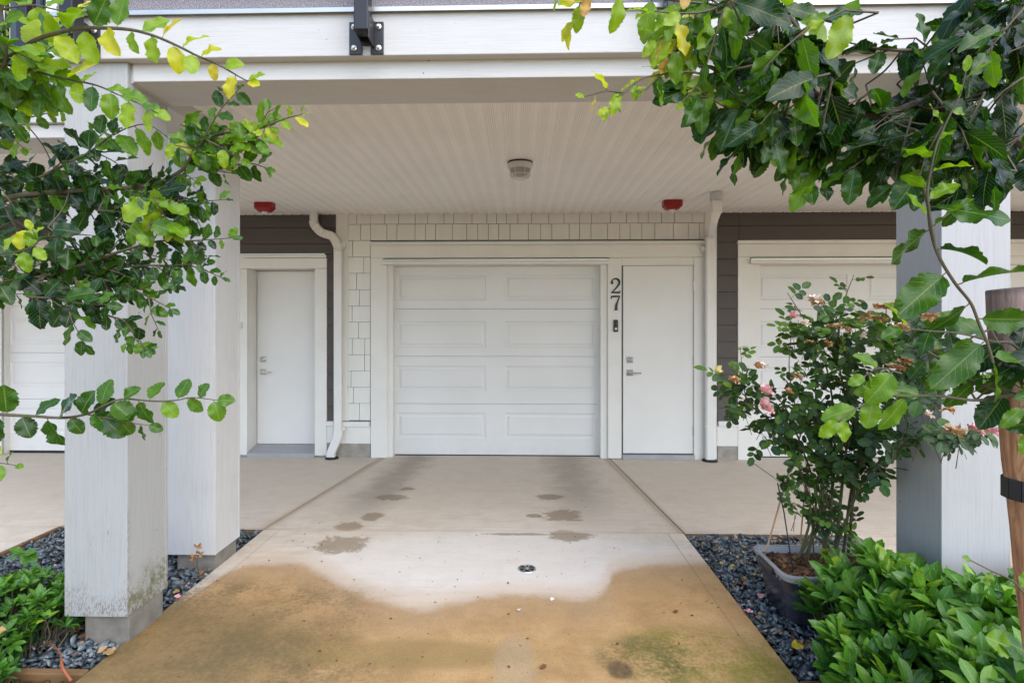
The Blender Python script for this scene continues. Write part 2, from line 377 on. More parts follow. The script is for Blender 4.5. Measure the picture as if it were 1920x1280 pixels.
# ---------------------------------------------------------------- object helpers
def setp(o, label=None, cat=None, group=None, kind=None):
    if label: o['label'] = label
    if cat: o['category'] = cat
    if group: o['group'] = group
    if kind: o['kind'] = kind
    return o
def thing(name, label, cat, loc=(0, 0, 0), group=None):
    o = bpy.data.objects.new(name, None); C.objects.link(o); o.location = loc; o.empty_display_size = .1
    return setp(o, label, cat, group)
class MB:
    def __init__(s): s.v = []; s.f = []
    def add(s, vs, fs):
        n = len(s.v); s.v += [tuple(v) for v in vs]; s.f += [tuple(i+n for i in f) for f in fs]; return s
    def box(s, x0, x1, y0, y1, z0, z1):
        v = [(x, y, z) for x in (x0, x1) for y in (y0, y1) for z in (z0, z1)]
        return s.add(v, [(0, 1, 3, 2), (4, 6, 7, 5), (0, 4, 5, 1), (2, 3, 7, 6), (0, 2, 6, 4), (1, 5, 7, 3)])
    def hexa(s, a, b):      # two quads (lists of four points), joined
        v = list(a)+list(b)
        return s.add(v, [(3, 2, 1, 0), (4, 5, 6, 7)]+[(i, (i+1) % 4, (i+1) % 4+4, i+4) for i in range(4)])
    def tube(s, pts, r, n=8, cap=True):
        pts = [Vector(p) for p in pts]; rs = r if isinstance(r, (list, tuple)) else [r]*len(pts)
        n0 = len(s.v); up = None
        for i, p in enumerate(pts):
            t = (pts[min(i+1, len(pts)-1)]-pts[max(i-1, 0)]).normalized()
            if up is None: up = Vector((0, 0, 1)) if abs(t.z) < .9 else Vector((1, 0, 0))
            a = t.cross(up).normalized(); b = a.cross(t).normalized(); up = b
            for k in range(n):
                q = 2*math.pi*k/n; s.v.append(tuple(p+a*math.cos(q)*rs[i]+b*math.sin(q)*rs[i]))
        for i in range(len(pts)-1):
            for k in range(n):
                k2 = (k+1) % n; s.f.append((n0+i*n+k, n0+i*n+k2, n0+(i+1)*n+k2, n0+(i+1)*n+k))
        if cap: s.f.append(tuple(n0+k for k in range(n))[::-1]); s.f.append(tuple(n0+(len(pts)-1)*n+k for k in range(n)))
        return s
    def lathe(s, c, prof, n=24, ax='z'):
        c = Vector(c); n0 = len(s.v)
        for (r, h) in prof:
            for k in range(n):
                q = 2*math.pi*k/n
                d = (r*math.cos(q), r*math.sin(q), h) if ax == 'z' else (r*math.cos(q), h, r*math.sin(q))
                s.v.append(tuple(c+Vector(d)))
        for i in range(len(prof)-1):
            for k in range(n):
                k2 = (k+1) % n; s.f.append((n0+i*n+k, n0+i*n+k2, n0+(i+1)*n+k2, n0+(i+1)*n+k))
        s.f.append(tuple(n0+k for k in range(n))[::-1]); s.f.append(tuple(n0+(len(prof)-1)*n+k for k in range(n)))
        return s
    def prism(s, poly, y0, y1):      # polygon in x,z extruded along y
        n = len(poly); v = [(x, y0, z) for x, z in poly]+[(x, y1, z) for x, z in poly]
        return s.add(v, [tuple(range(n)), tuple(range(2*n-1, n-1, -1))]+[(i, i+n, (i+1) % n+n, (i+1) % n) for i in range(n)])
    def build(s, name, mat, parent=None, bevel=0, smooth=False):
        off = Vector(parent_world(parent)) if parent else Vector((0, 0, 0))
        me = bpy.data.meshes.new(name); me.from_pydata([tuple(Vector(v)-off) for v in s.v], [], s.f)
        me.materials.append(M[mat] if isinstance(mat, str) else mat)
        import bmesh
        bm = bmesh.new(); bm.from_mesh(me); bmesh.ops.recalc_face_normals(bm, faces=bm.faces); bm.to_mesh(me); bm.free()
        if smooth: me.polygons.foreach_set('use_smooth', [True]*len(me.polygons))
        o = bpy.data.objects.new(name, me); C.objects.link(o)
        if parent: o.parent = parent
        if bevel:
            b = o.modifiers.new('bevel', 'BEVEL'); b.width = bevel; b.segments = 2; b.limit_method = 'ANGLE'; b.angle_limit = math.radians(40)
        if smooth:
            try: me.set_sharp_from_angle(angle=math.radians(45))
            except Exception: pass
        return o
def parent_world(p):
    v = Vector((0, 0, 0))
    while p: v += p.location; p = p.parent
    return v
def Box(*a): return MB().box(*a)

# ---------------------------------------------------------------- setting: ground, slabs, gravel beds
def struct(name, mb, mat, label=None, **k):
    return setp(mb.build(name, mat, None, **k), label, None, None, 'structure')
struct('ground', Box(-60, 60, -60, 60, -.6, -.11), 'soil')
# near driveway slab, with broomed border along its edges
struct('driveway', Box(XL, XR, -4, YJ-.007, -.1, 0), 'concrete', 'stained concrete driveway slab in front of the garage', bevel=.002)
LJ, RJ = gp(721, 857), gp(1140, 862)     # joints reach the garage jambs
a = MB()
a.hexa([(XL, YJ+.004, -.1), (XR, YJ+.004, -.1), (RJ.x, YW+.3, -.1), (LJ.x, YW+.3, -.1)], [(XL, YJ+.004, 0), (XR, YJ+.004, 0), (RJ.x, YW+.3, 0), (LJ.x, YW+.3, 0)])
struct('carport_slab', a, 'concrete', 'pale concrete slab under the carport ceiling', bevel=.002)
XN, XM = gp(118, 985).x, gp(1599, 1001).x       # neighbours' slab edges
a = MB(); g_ = .012
def quadslab(mb, q, t=.1): mb.hexa([(x, y, -t) for x, y in q], [(x, y, 0) for x, y in q])
quadslab(a, [(XN, YJ+.004), (XL-g_, YJ+.004), (LJ.x-g_, YW+.3), (XN, YW+.3)])
struct('walkway', a, 'concrete', 'concrete apron left of the garage bay', bevel=.005)
NJ = gp(1407, 862)
a = MB(); quadslab(a, [(XR+g_, YJ+.004), (XM, YJ+.004), (NJ.x, YW+.3), (RJ.x+g_, YW+.3)])
struct('walkway', a, 'concrete', 'concrete apron right of the garage bay', bevel=.005)
a = MB(); quadslab(a, [(XM+g_, YJ+.004), (12, YJ+.004), (12, YW+.3), (NJ.x+g_, YW+.3)]); quadslab(a, [(XM+g_, -4), (12, -4), (12, YJ-.004), (XM+g_, YJ-.004)])
struct('driveway', a, 'concrete', 'neighbouring concrete driveway at the right', bevel=.005)
a = MB(); quadslab(a, [(-12, YJ+.004), (XN-g_, YJ+.004), (XN-g_, YW+.3), (-12, YW+.3)]); quadslab(a, [(-12, -4), (XN-g_, -4), (XN-g_, YJ-.004), (-12, YJ-.004)])
struct('driveway', a, 'concrete', 'neighbouring concrete driveway at the left', bevel=.005)
struct('joint_filler', Box(-11.9, 11.9, YJ-.05, YW+.2, -.09, -.006), 'jointdirt')
struct('soil', Box(XN, XL, -4, YJ, -.1, -.045).box(XR, XM, -4, YJ, -.1, -.045), 'soil')

def rot_batch(n):
    q = NR.normal(size=(n, 4)); q /= np.linalg.norm(q, axis=1)[:, None]
    w_, x, y, z = q.T
    return np.stack([np.stack([1-2*(y*y+z*z), 2*(x*y-z*w_), 2*(x*z+y*w_)], -1), np.stack([2*(x*y+z*w_), 1-2*(x*x+z*z), 2*(y*z-x*w_)], -1), np.stack([2*(x*z-y*w_), 2*(y*z+x*w_), 1-2*(x*x+y*y)], -1)], 1)
def mesh_np(name, V, Fq, mat, data=None, parent=None, smooth=True):
    off = np.array(parent_world(parent)) if parent else np.zeros(3)
    V = V-off
    me = bpy.data.meshes.new(name); me.vertices.add(len(V)); me.vertices.foreach_set('co', V.astype(np.float32).ravel())
    k = Fq.shape[1]; me.loops.add(Fq.size); me.loops.foreach_set('vertex_index', Fq.astype(np.int32).ravel())
    me.polygons.add(len(Fq)); me.polygons.foreach_set('loop_start', (np.arange(len(Fq))*k).astype(np.int32)); me.polygons.foreach_set('loop_total', np.full(len(Fq), k, np.int32))
    me.update(calc_edges=True); me.validate()
    if data is not None:
        at = me.attributes.new('leafdata', 'FLOAT_VECTOR', 'POINT'); at.data.foreach_set('vector', data.astype(np.float32).ravel())
    if smooth: me.polygons.foreach_set('use_smooth', np.ones(len(me.polygons), bool))
    me.materials.append(M[mat]); o = bpy.data.objects.new(name, me); C.objects.link(o)
    if parent: o.parent = parent
    return o
def chips(name, P, size, mat, flat=.45, tilt=.5, elong=1.0, parent=None):
    n = len(P)
    base = np.array([(1, .1, 0), (.75, .7, 0), (-.7, .8, 0), (-1, -.2, 0), (-.85, -.75, 0), (.6, -.8, 0)], float)
    top = base*.86+np.array([0, 0, .9]); bot = base*.9-np.array([0, 0, .8])
    T = np.concatenate([bot, base, top])[None].repeat(n, 0)
    T = T+NR.uniform(-.30, .30, T.shape)
    s = size*NR.uniform(.55, 1.3, n)
    T[:, :, 0] *= (s*elong)[:, None]; T[:, :, 1] *= (s*NR.uniform(.5, .9, n))[:, None]; T[:, :, 2] *= (s*flat)[:, None]
    az_ = NR.uniform(0, 2*np.pi, n); tx = NR.normal(0, tilt, n); ty = NR.normal(0, tilt, n)
    def rx(t): z = np.zeros(n); o1 = np.ones(n); return np.stack([np.stack([o1, z, z], -1), np.stack([z, np.cos(t), -np.sin(t)], -1), np.stack([z, np.sin(t), np.cos(t)], -1)], 1)
    def ry(t): z = np.zeros(n); o1 = np.ones(n); return np.stack([np.stack([np.cos(t), z, np.sin(t)], -1), np.stack([z, o1, z], -1), np.stack([-np.sin(t), z, np.cos(t)], -1)], 1)
    def rz(t): z = np.zeros(n); o1 = np.ones(n); return np.stack([np.stack([np.cos(t), -np.sin(t), z], -1), np.stack([np.sin(t), np.cos(t), z], -1), np.stack([z, z, o1], -1)], 1)
    Rm = rx(tx)@ry(ty)@rz(az_)
    V = np.einsum('nij,nkj->nki', Rm, T)+P[:, None, :]
    q = []
    for i in range(6):
        j = (i+1) % 6; q += [(i, j, j+6, i+6), (i+6, j+6, j+12, i+12)]
    q += [(12, 13, 14, 15), (12, 15, 16, 17), (3, 2, 1, 0), (5, 4, 3, 0)]
    q = np.array(q); Fq = (q[None]+(np.arange(n)*18)[:, None, None]).reshape(-1, 4)
    D = np.zeros((n, 18, 3)); D[:, :, 2] = NR.uniform(0, 1, n)[:, None]
    return mesh_np(name, V.reshape(-1, 3), Fq, mat, D.reshape(-1, 3), parent, smooth=False)
def bedpts(x0, x1, y0, y1, n, z0, z1):
    return np.stack([NR.uniform(x0, x1, n), NR.uniform(y0, y1, n), NR.uniform(z0, z1, n)], -1)
YB = 2.40     # timber edging in front of the gravel
P1 = bedpts(XN+.03, XL-.015, YB+.06, YJ-.02, 7800, -.05, -.005)
P2 = bedpts(XR+.015, XM-.03, YB+.06, YJ-.02, 7200, -.05, -.005)
P1b = bedpts(XN+.05, XL-.05, YB+.06, YJ-.05, 900, -.01, .012); P2b = bedpts(XR+.05, XM-.05, YB+.06, YJ-.05, 700, -.01, .012)
setp(chips('gravel', np.concatenate([P1, P2, P1b, P2b]), .0165, 'slate', .36, .6, 1.25), None, None, None, 'stuff')
P3 = np.concatenate([bedpts(XN, XL-.03, .8, YB-.04, 3000, -.04, -.015), bedpts(XR+.03, XM, .8, YB-.04, 2400, -.04, -.015)])
setp(chips('mulch', P3, .020, 'mulch', .3, .3, 1.4), None, None, None, 'stuff')
# timber edging
def edging(x0, x1, y0, y1, z0, z1, label):
    setp(Box(x0, x1, y0, y1, z0, z1).build('timber_edging', 'timber', None, bevel=.006), label, 'edging board')
edging(XN+.06, XL-.006, YB-.02, YB+.02, -.09, .004, 'weathered timber edging board beside the azalea, left of the driveway')
edging(XR+.006, XM-.03, YB-.02, YB+.02, -.09, .004, 'weathered timber edging board under the whorled shrub, right of the driveway')
edging(XN+.002, XN+.04, YB-.02, YJ-.01, -.09, .012, 'long timber edging board along the left neighbouring driveway')

# ---------------------------------------------------------------- the central town house
def wx(px, Y=YW): return wp(px, 650, Y).x
def wz(py, Y=YW, px=975): return wp(px, py, Y).z
ZS = wz(400)                                    # soffit height
TH_ = thing('townhouse', 'central white shingled town house with carport, number 27', 'town house', (-.3, YW, 0))
TL = thing('townhouse', 'left neighbouring town house with recessed white door and grey brown siding', 'town house', (-4.2, YW, 0))
TR = thing('townhouse', 'right neighbouring town house with garage door behind the rose bush', 'town house', (4.2, YW, 0))
FR = YW-.032                                    # face of trim boards

def shingles(par, rects):
    m = MB(); bk = MB()
    for (x0, x1, ys) in rects:
        bk.box(x0, x1, YW+.012, YW+.20, wz(ys[-1]), wz(ys[0]))
        for i in range(len(ys)-1):
            zt, zb = wz(ys[i]), wz(ys[i+1]); x = x0+.002
            first = True
            while x < x1-.01:
                wd = R.uniform(.10, .205)*(R.uniform(.3, 1) if first else 1); first = False
                xe = min(x+wd, x1)
                if x1-xe < .04: xe = x1
                j = R.uniform(-.001, .001)
                m.hexa([(x, YW-.015+j, zb+.0045), (xe, YW-.015+j, zb+.0045), (xe, YW+.010, zb+.0045), (x, YW+.010, zb+.0045)], [(x, YW-.011, zt+.0), (xe, YW-.011, zt+.0), (xe, YW+.010, zt), (x, YW+.010, zt)])
                x = xe+.006
    bk.build('shingle_backing', 'joint_shade', par)
    return m.build('shingle_siding', 'shingle', par)
def lap(par, rects, y0=426.0, step=30.6):
    m = MB()
    for (x0, x1, top, bot) in rects:
        m.box(x0, x1, YW+.004, YW+.20, wz(bot), wz(top))
        ys = [top]+[y0+step*k for k in range(20) if top+4 < y0+step*k < bot-4]+[bot]
        for i in range(len(ys)-1):
            zt, zb = wz(ys[i]), wz(ys[i+1])
            m.hexa([(x0, YW-.024, zb+.005), (x1, YW-.024, zb+.005), (x1, YW+.003, zb+.005), (x0, YW+.003, zb+.005)], [(x0, YW-.016, zt), (x1, YW-.016, zt), (x1, YW+.003, zt), (x0, YW+.003, zt)])
    return m.build('lap_siding', 'siding', par)
x = wx
shingles(TH_, [(x(652), x(1322), [398, 420, 450.5]), (x(652), x(694.5), [450.5, 481.5, 512, 543, 573.5, 604, 635, 665.5, 696, 726.5, 757, 789])])
lap(TL, [(x(400), x(630), 398, 476), (x(612.5), x(630), 476, 792), (x(-700), x(398), 398, 462)])
lap(TR, [(x(1344), x(1384), 398, 790), (x(1384.5), x(2500), 398, 457)])
def board(par, x0, x1, y0, y1, name='trim_board', front=FR, back=YW+.02, mat='trim', bev=.003, Yp=None):
    Yp = Yp or front
    return Box(wx(x0, Yp), wx(x1, Yp), front, back, max(wz(y1, Yp), 0.0), wz(y0, Yp)).build(name, mat, par, bevel=bev)
board(TH_, 630, 652, 399.5, 790, 'corner_board'); board(TH_, 1322, 1344, 399.5, 868, 'corner_board')

def garage(par, ox, head=True, rx=1142, name_label=None, lift=0.0, x0=740, x1=1124, trimL=(695, 724), outerR=None):
    """sectional door in a deep jamb; ox shifts it sideways in wall pixels"""
    Yd = YW+.10
    g = bpy.data.objects.new('garage_door', None); C.objects.link(g); g.parent = par
    gx0, gx1 = wx(x0+ox, Yd), wx(x1+ox, Yd)
    g.location = Vector(((gx0+gx1)/2, Yd, 0))-parent_world(par)
    if name_label: g['label'] = name_label
    ys = [499, 579, 668, 757, 847.5]
    panels = [(515, 563), (602, 652), (686, 733), (774, 822)]
    rw = (gx1-gx0)
    pxs = [(gx0+rw*.012, gx0+rw*.448), (gx0+rw*.54, gx0+rw*.985)]
    for i in range(4):
        zt, zb = wz(ys[i], Yd)-.0018+lift, (wz(ys[i+1], Yd)+.0018+lift if i < 3 else .012+lift*.5)
        m = MB(); pz = (wz(panels[i][1], Yd)+lift, wz(panels[i][0], Yd)+lift)
        X = [gx0, pxs[0][0], pxs[0][1], pxs[1][0], pxs[1][1], gx1]; Z = [zb, pz[0], pz[1], zt]
        for a_ in range(5):
            for b_ in range(3):
                if b_ == 1 and a_ in (1, 3):
                    x0_, x1_, z0_, z1_ = X[a_], X[a_+1], Z[1], Z[2]
                    rings = [(0, 0), (.014, .009), (.034, .009), (.052, .001)]
                    vs = []; 
                    for (ins, dp) in rings:
                        vs += [(x0_+ins, Yd+dp, z0_+ins), (x1_-ins, Yd+dp, z0_+ins), (x1_-ins, Yd+dp, z1_-ins), (x0_+ins, Yd+dp, z1_-ins)]
                    fs = [(r*4+k, r*4+(k+1) % 4, (r+1)*4+(k+1) % 4, (r+1)*4+k) for r in range(3) for k in range(4)]+[(12, 13, 14, 15)]
                    m.add(vs, fs)
                else:
                    m.add([(X[a_], Yd, Z[b_]), (X[a_+1], Yd, Z[b_]), (X[a_+1], Yd, Z[b_+1]), (X[a_], Yd, Z[b_+1])], [(0, 1, 2, 3)])
        # section edges and back
        m.add([(gx0, Yd, zb), (gx1, Yd, zb), (gx1, Yd+.04, zb-.0), (gx0, Yd+.04, zb)], [(0, 1, 2, 3)])
        m.add([(gx0, Yd, zt), (gx1, Yd, zt), (gx1, Yd+.04, zt), (gx0, Yd+.04, zt)], [(0, 1, 2, 3)])
        m.build('door_section', 'gdoor', g)
    Box(gx0, gx1, Yd+.042, Yd+.06, 0, wz(499, Yd)+lift).build('section_backing', 'gap', g)  # dark board added behind the sections to stop light leaking through
    Box(gx0, gx1, Yd-.004, Yd+.03, 0, .0115+lift*.5).build('bottom_seal', 'rubber', g)
    # jamb and head
    jl0 = wx(trimL[1]+ox, FR); jr1 = wx(1140+ox, FR)
    zh = wz(494, FR)+lift
    Box(jl0, gx0+.002, YW-.005, Yd+.05, 0, zh).box(gx1-.002, jr1, YW-.005, Yd+.05, 0, zh).box(gx0+.002, gx1-.002, YW-.005, Yd+.05, wz(499, Yd)+lift-.002, zh).build('garage_jamb', 'trim', par, bevel=.003)
    Box(jl0-.0, jl0+.012, FR+.004, YW-.006, 0, zh).build('jamb_stop', 'trim', par)
    # casing
    zc0, zc1 = wz(483, FR)+lift, wz(459, FR)+lift
    xl = wx(trimL[0]+ox, FR); xr = wx((outerR or 1322)+ox, FR)
    Box(xl, jl0, FR, YW+.02, 0, zc0-.001).build('casing', 'trim', par, bevel=.003)
    Box(xl, xr, FR, YW+.02, zc0, zc1).build('head_casing', 'trim', par, bevel=.003)
    Box(xl-.012, xr, FR-.022, YW+.0, zc1+.001, zc1+.026).build('drip_cap', 'trim', par, bevel=.003)
    Box(xl-.006, xr, FR-.01, YW+.0, zc1+.027, zc1+.040).build('head_flashing', 'alu', par)
    Box(jl0-.04, jr1+.02, FR-.045, FR-.002, zh-.012, zh+.022).box(jl0-.03, jr1+.01, FR+.0, YW+.03, zh+.001, zc0-.002).build('drip_cap', 'trim', par, bevel=.003)
    Box(jl0-.035, jr1+.015, FR-.032, FR-.002, zh+.024, zh+.050).build('head_flashing', 'alu', par, bevel=.002)
    Box(jl0-.035, jr1+.015, FR-.004, FR+.004, zh+.055, zh+.062).build('painted_shadow_line', 'black', par)  # thin black strip painted as a shadow line above the flashing
    return g
garage(TH_, 0, name_label='closed white sectional garage door with eight raised panels')
garage(TR, 680, name_label='neighbouring garage door partly behind the rose bush', trimL=(704, 732), x0=737, outerR=1330)
garage(TL, -725, name_label='neighbouring garage door behind the left columns', lift=.035, outerR=1142)
# casing between garage and entry door, right of the entry door
board(TH_, 1140, 1165.5, 483.5, 858, 'casing'); board(TH_, 1301.5, 1321.5, 483.5, 862, 'casing')
board(TR, 1820, 1845, 483.5, 858, 'casing'); board(TR, 1981, 2010, 483.5, 862, 'casing')
board(TL, 416, 424, 483.5, 856, 'casing')
def entry_door(par, x0, x1, y0, y1, Yd, label=None, hinges=True):
    d = bpy.data.objects.new('entry_door', None); C.objects.link(d); d.parent = par
    X0, X1 = wx(x0, Yd), wx(x1, Yd); Z0, Z1 = wz(y1, Yd), wz(y0, Yd)
    d.location = Vector(((X0+X1)/2, Yd, 0))-parent_world(par)
    if label: d['label'] = label
    Box(X0, X1, Yd, Yd+.045, Z0, Z1).build('door_leaf', 'door', d, bevel=.002)
    hx = X0+.075; hz = wz(698, Yd); dz = wz(674, Yd)
    m = Box(hx-.034, hx+.034, Yd-.012, Yd-.0005, hz-.034, hz+.034)
    m.lathe((hx, Yd-.03, hz), [(.012, -.02), (.012, .02)], 12, 'y'); m.box(hx-.012, hx+.115, Yd-.062, Yd-.046, hz-.009, hz+.009)
    m.build('door_handle', 'steel', d, bevel=.002)
    m = Box(hx-.034, hx+.034, Yd-.012, Yd-.0005, dz-.034, dz+.034); m.lathe((hx, Yd-.02, dz), [(.024, .008), (.024, -.004), (.018, -.008)], 16, 'y')
    m.build('deadbolt', 'steel', d, bevel=.002)
    if hinges:
        for hy in (537, 674, 806):
            z = wz(hy, Yd); Box(X1-.004, X1+.016, Yd-.012, Yd+.0, z-.05, z+.05).lathe((X1+.004, Yd-.014, z), [(.007, -.055), (.007, .055)], 8).build('hinge', 'steel', d)
    return d
entry_door(TH_, 1168.5, 1300, 499, 848, YW-.008, 'flush white side door right of the garage door')
board(TH_, 1165.5, 1301.5, 483.5, 498, 'door_head', front=FR+.012)
entry_door(TR, 1848, 1980, 499, 848, YW-.008, 'neighbouring white side door right of the right column')
board(TR, 1845.5, 1980.5, 483.5, 498, 'door_head', front=FR+.012)
Box(wx(1845), wx(1981), YW+.04, YW+.06, 0, wz(498)).build('leaf_backing', 'gap', TR)  # dark board added behind the leaf to block light leaks
board(TR, 2010.5, 2500, 459, 860, 'casing')
m = Box(wx(1165.5), wx(1301.5), YW+.03, YW+.06, 0, wz(498)); m.build('leaf_backing', 'gap', TH_)  # full dark board added behind the leaf, keeps light from leaking in
Box(wx(1166), wx(1301), FR-.012, YW+.03, 0, wz(851, FR)).build('threshold', 'mat', TH_, bevel=.003)
# left neighbour's recessed door
YD = YW+.20
entry_door(TL, 482.3, 612, 507, 834, YD, 'recessed white door beside the left columns', hinges=False)
board(TL, 424, 463, 502.5, 856, 'casing'); board(TL, 590, 612.5, 502.5, 856, 'casing')
board(TL, 424, 612.5, 482.5, 502, 'head_casing')
Box(wx(420), wx(614), FR-.022, YW, wz(482, FR)+.001, wz(477, FR)).build('drip_cap', 'trim', TL, bevel=.003)
Box(wx(420), wx(611), FR-.01, YW, wz(476.5, FR), wz(474, FR)).build('head_flashing', 'alu', TL)
m = Box(wx(455), wx(463, FR)+.0, YW+.021, YD+.06, 0, wz(502)); m.box(wx(590, FR), wx(612), YW+.021, YD-.002, 0, wz(502)); m.box(wx(463, FR), wx(625), YW+.021, YD-.002, wz(502, FR)-.0, wz(480)); m.box(wx(440), wx(640), YD+.047, YD+.08, 0, wz(470))  # last box is an added backing against light leaking round the leaf
m.build('door_recess', 'trim', TL)
m = MB().hexa([(wx(463, FR)+.001, FR-.01, 0), (wx(590, FR), FR-.01, 0), (wx(590, FR), YD, 0), (wx(463, FR)+.001, YD, 0)], [(wx(463, FR)+.001, FR-.01, .045), (wx(590, FR), FR-.01, .045), (wx(590, FR), YD, wz(834, YD)-.003), (wx(463, FR)+.001, YD, wz(834, YD)-.003)])
m.build('threshold', 'mat', TL)
# skirt boards and foundations
def skirt(par, x0, x1, yt=791, ym=800, yb=833):
    board(par, x0, x1, ym, yb, 'skirt_board', front=FR+.006)
    Box(wx(x0), wx(x1), FR-.02, YW+.004, wz(ym)+.001, wz(yt)+.002).build('water_table', 'trim', par, bevel=.004)
    Box(wx(x0), wx(x1), YW-.02, YW+.2, 0, wz(yb)+.01).build('foundation', 'found', par)
skirt(TH_, 630.5, 694.5); skirt(TL, 613, 630, 790, 799, 832); skirt(TR, 1344.5, 1384, 787, 796, 834)
# number
def stroke(m, pts, wd, y0, y1):
    L_, R_ = [], []
    for i, p in enumerate(pts):
        a_ = pts[max(i-1, 0)]; b_ = pts[min(i+1, len(pts)-1)]; dx, dz = b_[0]-a_[0], b_[1]-a_[1]; l = math.hypot(dx, dz) or 1
        nx, nz = -dz/l, dx/l; h = wd[i]/2; L_.append((p[0]+nx*h, p[1]+nz*h)); R_.append((p[0]-nx*h, p[1]-nz*h))
    for i in range(len(pts)-1): 
        q = [L_[i], L_[i+1], R_[i+1], R_[i]]
        m.prism(q, y0, y1)
hn = thing('house_number', 'black serif house number 27 beside the side door', 'house number', (wx(1154, FR), FR, wz(552)))
def digit(ch, px, y0, y1):
    m = MB(); X0 = wx(px, FR); zt, zb = wz(y0, FR), wz(y1, FR); H = zt-zb; Wd = H*.62
    T = lambda u, v: (X0+u*Wd, zb+v*H)
    if ch == '2':
        arc = [T(.5+.42*math.cos(a_)*1.0, .72+.27*math.sin(a_)) for a_ in np.linspace(math.pi*1.02, -.35, 14)]
        pts = arc+[T(.70, .45), T(.42, .25), T(.16, .08)]
        wd = [.016, .016, .014, .013, .013, .014, .017, .020, .023, .025, .026, .025, .024, .022, .018, .014, .012]
        stroke(m, pts, wd, FR-.012, FR-.001)
        bx, bz = T(.13, .70); m.lathe((bx, FR-.006, bz), [(.014, -.0055), (.014, .0045)], 14, 'y')
        stroke(m, [T(.04, .045), T(.5, .05), T(.93, .04)], [.014, .020, .020], FR-.0125, FR-.0015); stroke(m, [T(.93, .0), T(.99, .20)], [.012, .008], FR-.0118, FR-.0008)
    else:
        stroke(m, [T(.03, .93), T(.5, .95), T(1.0, .95)], [.018, .020, .016], FR-.012, FR-.001)
        stroke(m, [T(.07, .98), T(.03, .76)], [.012, .008], FR-.0125, FR-.0015)
        stroke(m, [T(.97, .95), T(.74, .60), T(.60, .32), T(.57, .03)], [.010, .016, .026, .030], FR-.0118, FR-.0008)
        stroke(m, [T(.40, .02), T(.76, .02)], [.012, .012], FR-.0122, FR-.0012)
    m.build('digit', 'black', hn)
digit('2', 1145.3, 522.5, 550); digit('7', 1145.3, 554.5, 581.5)
db = thing('doorbell', 'small black video doorbell below the house number', 'doorbell', (wx(1154), FR, wz(611)))
X0, X1, z0, z1 = wx(1150, FR), wx(1158.5, FR), wz(622, FR), wz(599.5, FR)
Box(X0, X1, FR-.024, FR-.001, z0, z1).build('body', 'black', db, bevel=.008)
MB().lathe(((X0+X1)/2, FR-.0245, z0+.035), [(.014, .001), (.014, -.003), (.010, -.004)], 20, 'y').build('button', 'alu', db)
MB().lathe(((X0+X1)/2, FR-.0245, z1-.03), [(.010, .001), (.010, -.002)], 20, 'y').build('camera_lens', 'glass', db)
db2 = setp(Box(wx(452), wx(456.5), FR-.02, FR-.001, wz(616), wz(604)).build('doorbell', 'lampwhite', None, bevel=.004), 'small white doorbell on the casing of the left recessed door', 'doorbell')

# ---------------------------------------------------------------- carport: beam, fascia, columns, soffit
YF = 2.58                                      # face of the upper fascia
def zat(py, Y, px=700): return wp(px, py, Y).z
ZF1, ZF0 = zat(23, YF), zat(104.5, YF)         # fascia top and bottom
YBm = YF+.055; ZB0 = zat(147.5, YBm, 800); YBk = 2.94
XBL = -1.62                                    # left end set by column
CW = .307
def XofL(px, Y): return wp(px, 650, Y).x
c1r = XofL(240, 2.62); c1l = c1r-CW
c2r = XofL(403.5, 3.40)
c3l = XofL(1767, 2.58)
XE0, XE1 = c1l-.02, 9.0
Box(XE0, XE1, YF, YBm+.02, ZF0, ZF1).build('fascia', 'fascia', TH_, bevel=.004)
Box(XE0-.01, XE1, YF-.022, YBm+.1, ZF1+.001, ZF1+.012).box(XE0-.01, XE1, YF-.022, YF-.016, ZF1-.008, ZF1+.001).build('edge_flashing', 'alu', TH_)
Box(XE0, XE1, YF+.015, YW, ZF1+.013, ZF1+.088).build('balcony_slab_edge', 'agg', TH_, bevel=.004)
Box(c1r+.012, XE1, YBm, YBk, ZB0, ZF0+.02).build('beam', 'beam', TH_, bevel=.004)
Box(c1l+.02, c1r-.003, YBk+.002-.05, 3.52, ZB0-.012, ZF0+.02).build('side_beam', 'beam', TH_, bevel=.004)
Box(c1r-.002, c1r+.011, YBm+.01, YBk-.0, ZB0-.002, ZF0-.002).build('beam_end_board', 'beam', TH_)
# soffit of ribbed panels
def soffit(par, x0, x1, y0, y1, z):
    m = MB(); p = .1085; k0 = math.floor(x0/p); k1 = math.ceil(x1/p)
    prof = [(0.0, .0), (.04, .004), (.08, 0), (.68, 0), (.70, .002), (.74, .002), (.76, 0)]
    xs = []
    for k in range(k0, k1):
        for (u, d) in prof:
            X_ = (k+u)*p
            if x0 < X_ < x1: xs.append((X_, z+d))
    xs = [(x0, z)]+xs+[(x1, z)]
    vs = [(X_, y0, Z_) for X_, Z_ in xs]+[(X_, y1, Z_) for X_, Z_ in xs]; n = len(xs)
    m.add(vs, [(i, i+1, i+1+n, i+n) for i in range(n-1)])
    m.build('soffit', 'soffit', par)
    Box(x0, x1, y0, y1, z+.02, z+.16).build('ceiling_deck', 'gap', par)
soffit(TH_, c1r-.15, wx(1343), YBk-.03, YW-.008, ZS)
soffit(TR, wx(1343)+.001, 9, YBk-.03, YW-.008, ZS)
soffit(TL, -9, c1r-.151, 3.75, YW-.008, ZS)
poly = [(-9, ZS-.001), (-9, ZS-.010)]
for k in range(-40, 70):
    xx = k*.1085
    if -4.5 < xx < 7: poly += [(xx-.006, ZS-.010), (xx-.005, ZS-.003), (xx+.012, ZS-.003), (xx+.013, ZS-.010)]
poly += [(9, ZS-.010), (9, ZS-.001)]
MB().prism(poly, YW-.034, YW-.030).build('soffit_channel', 'soffit', TH_)
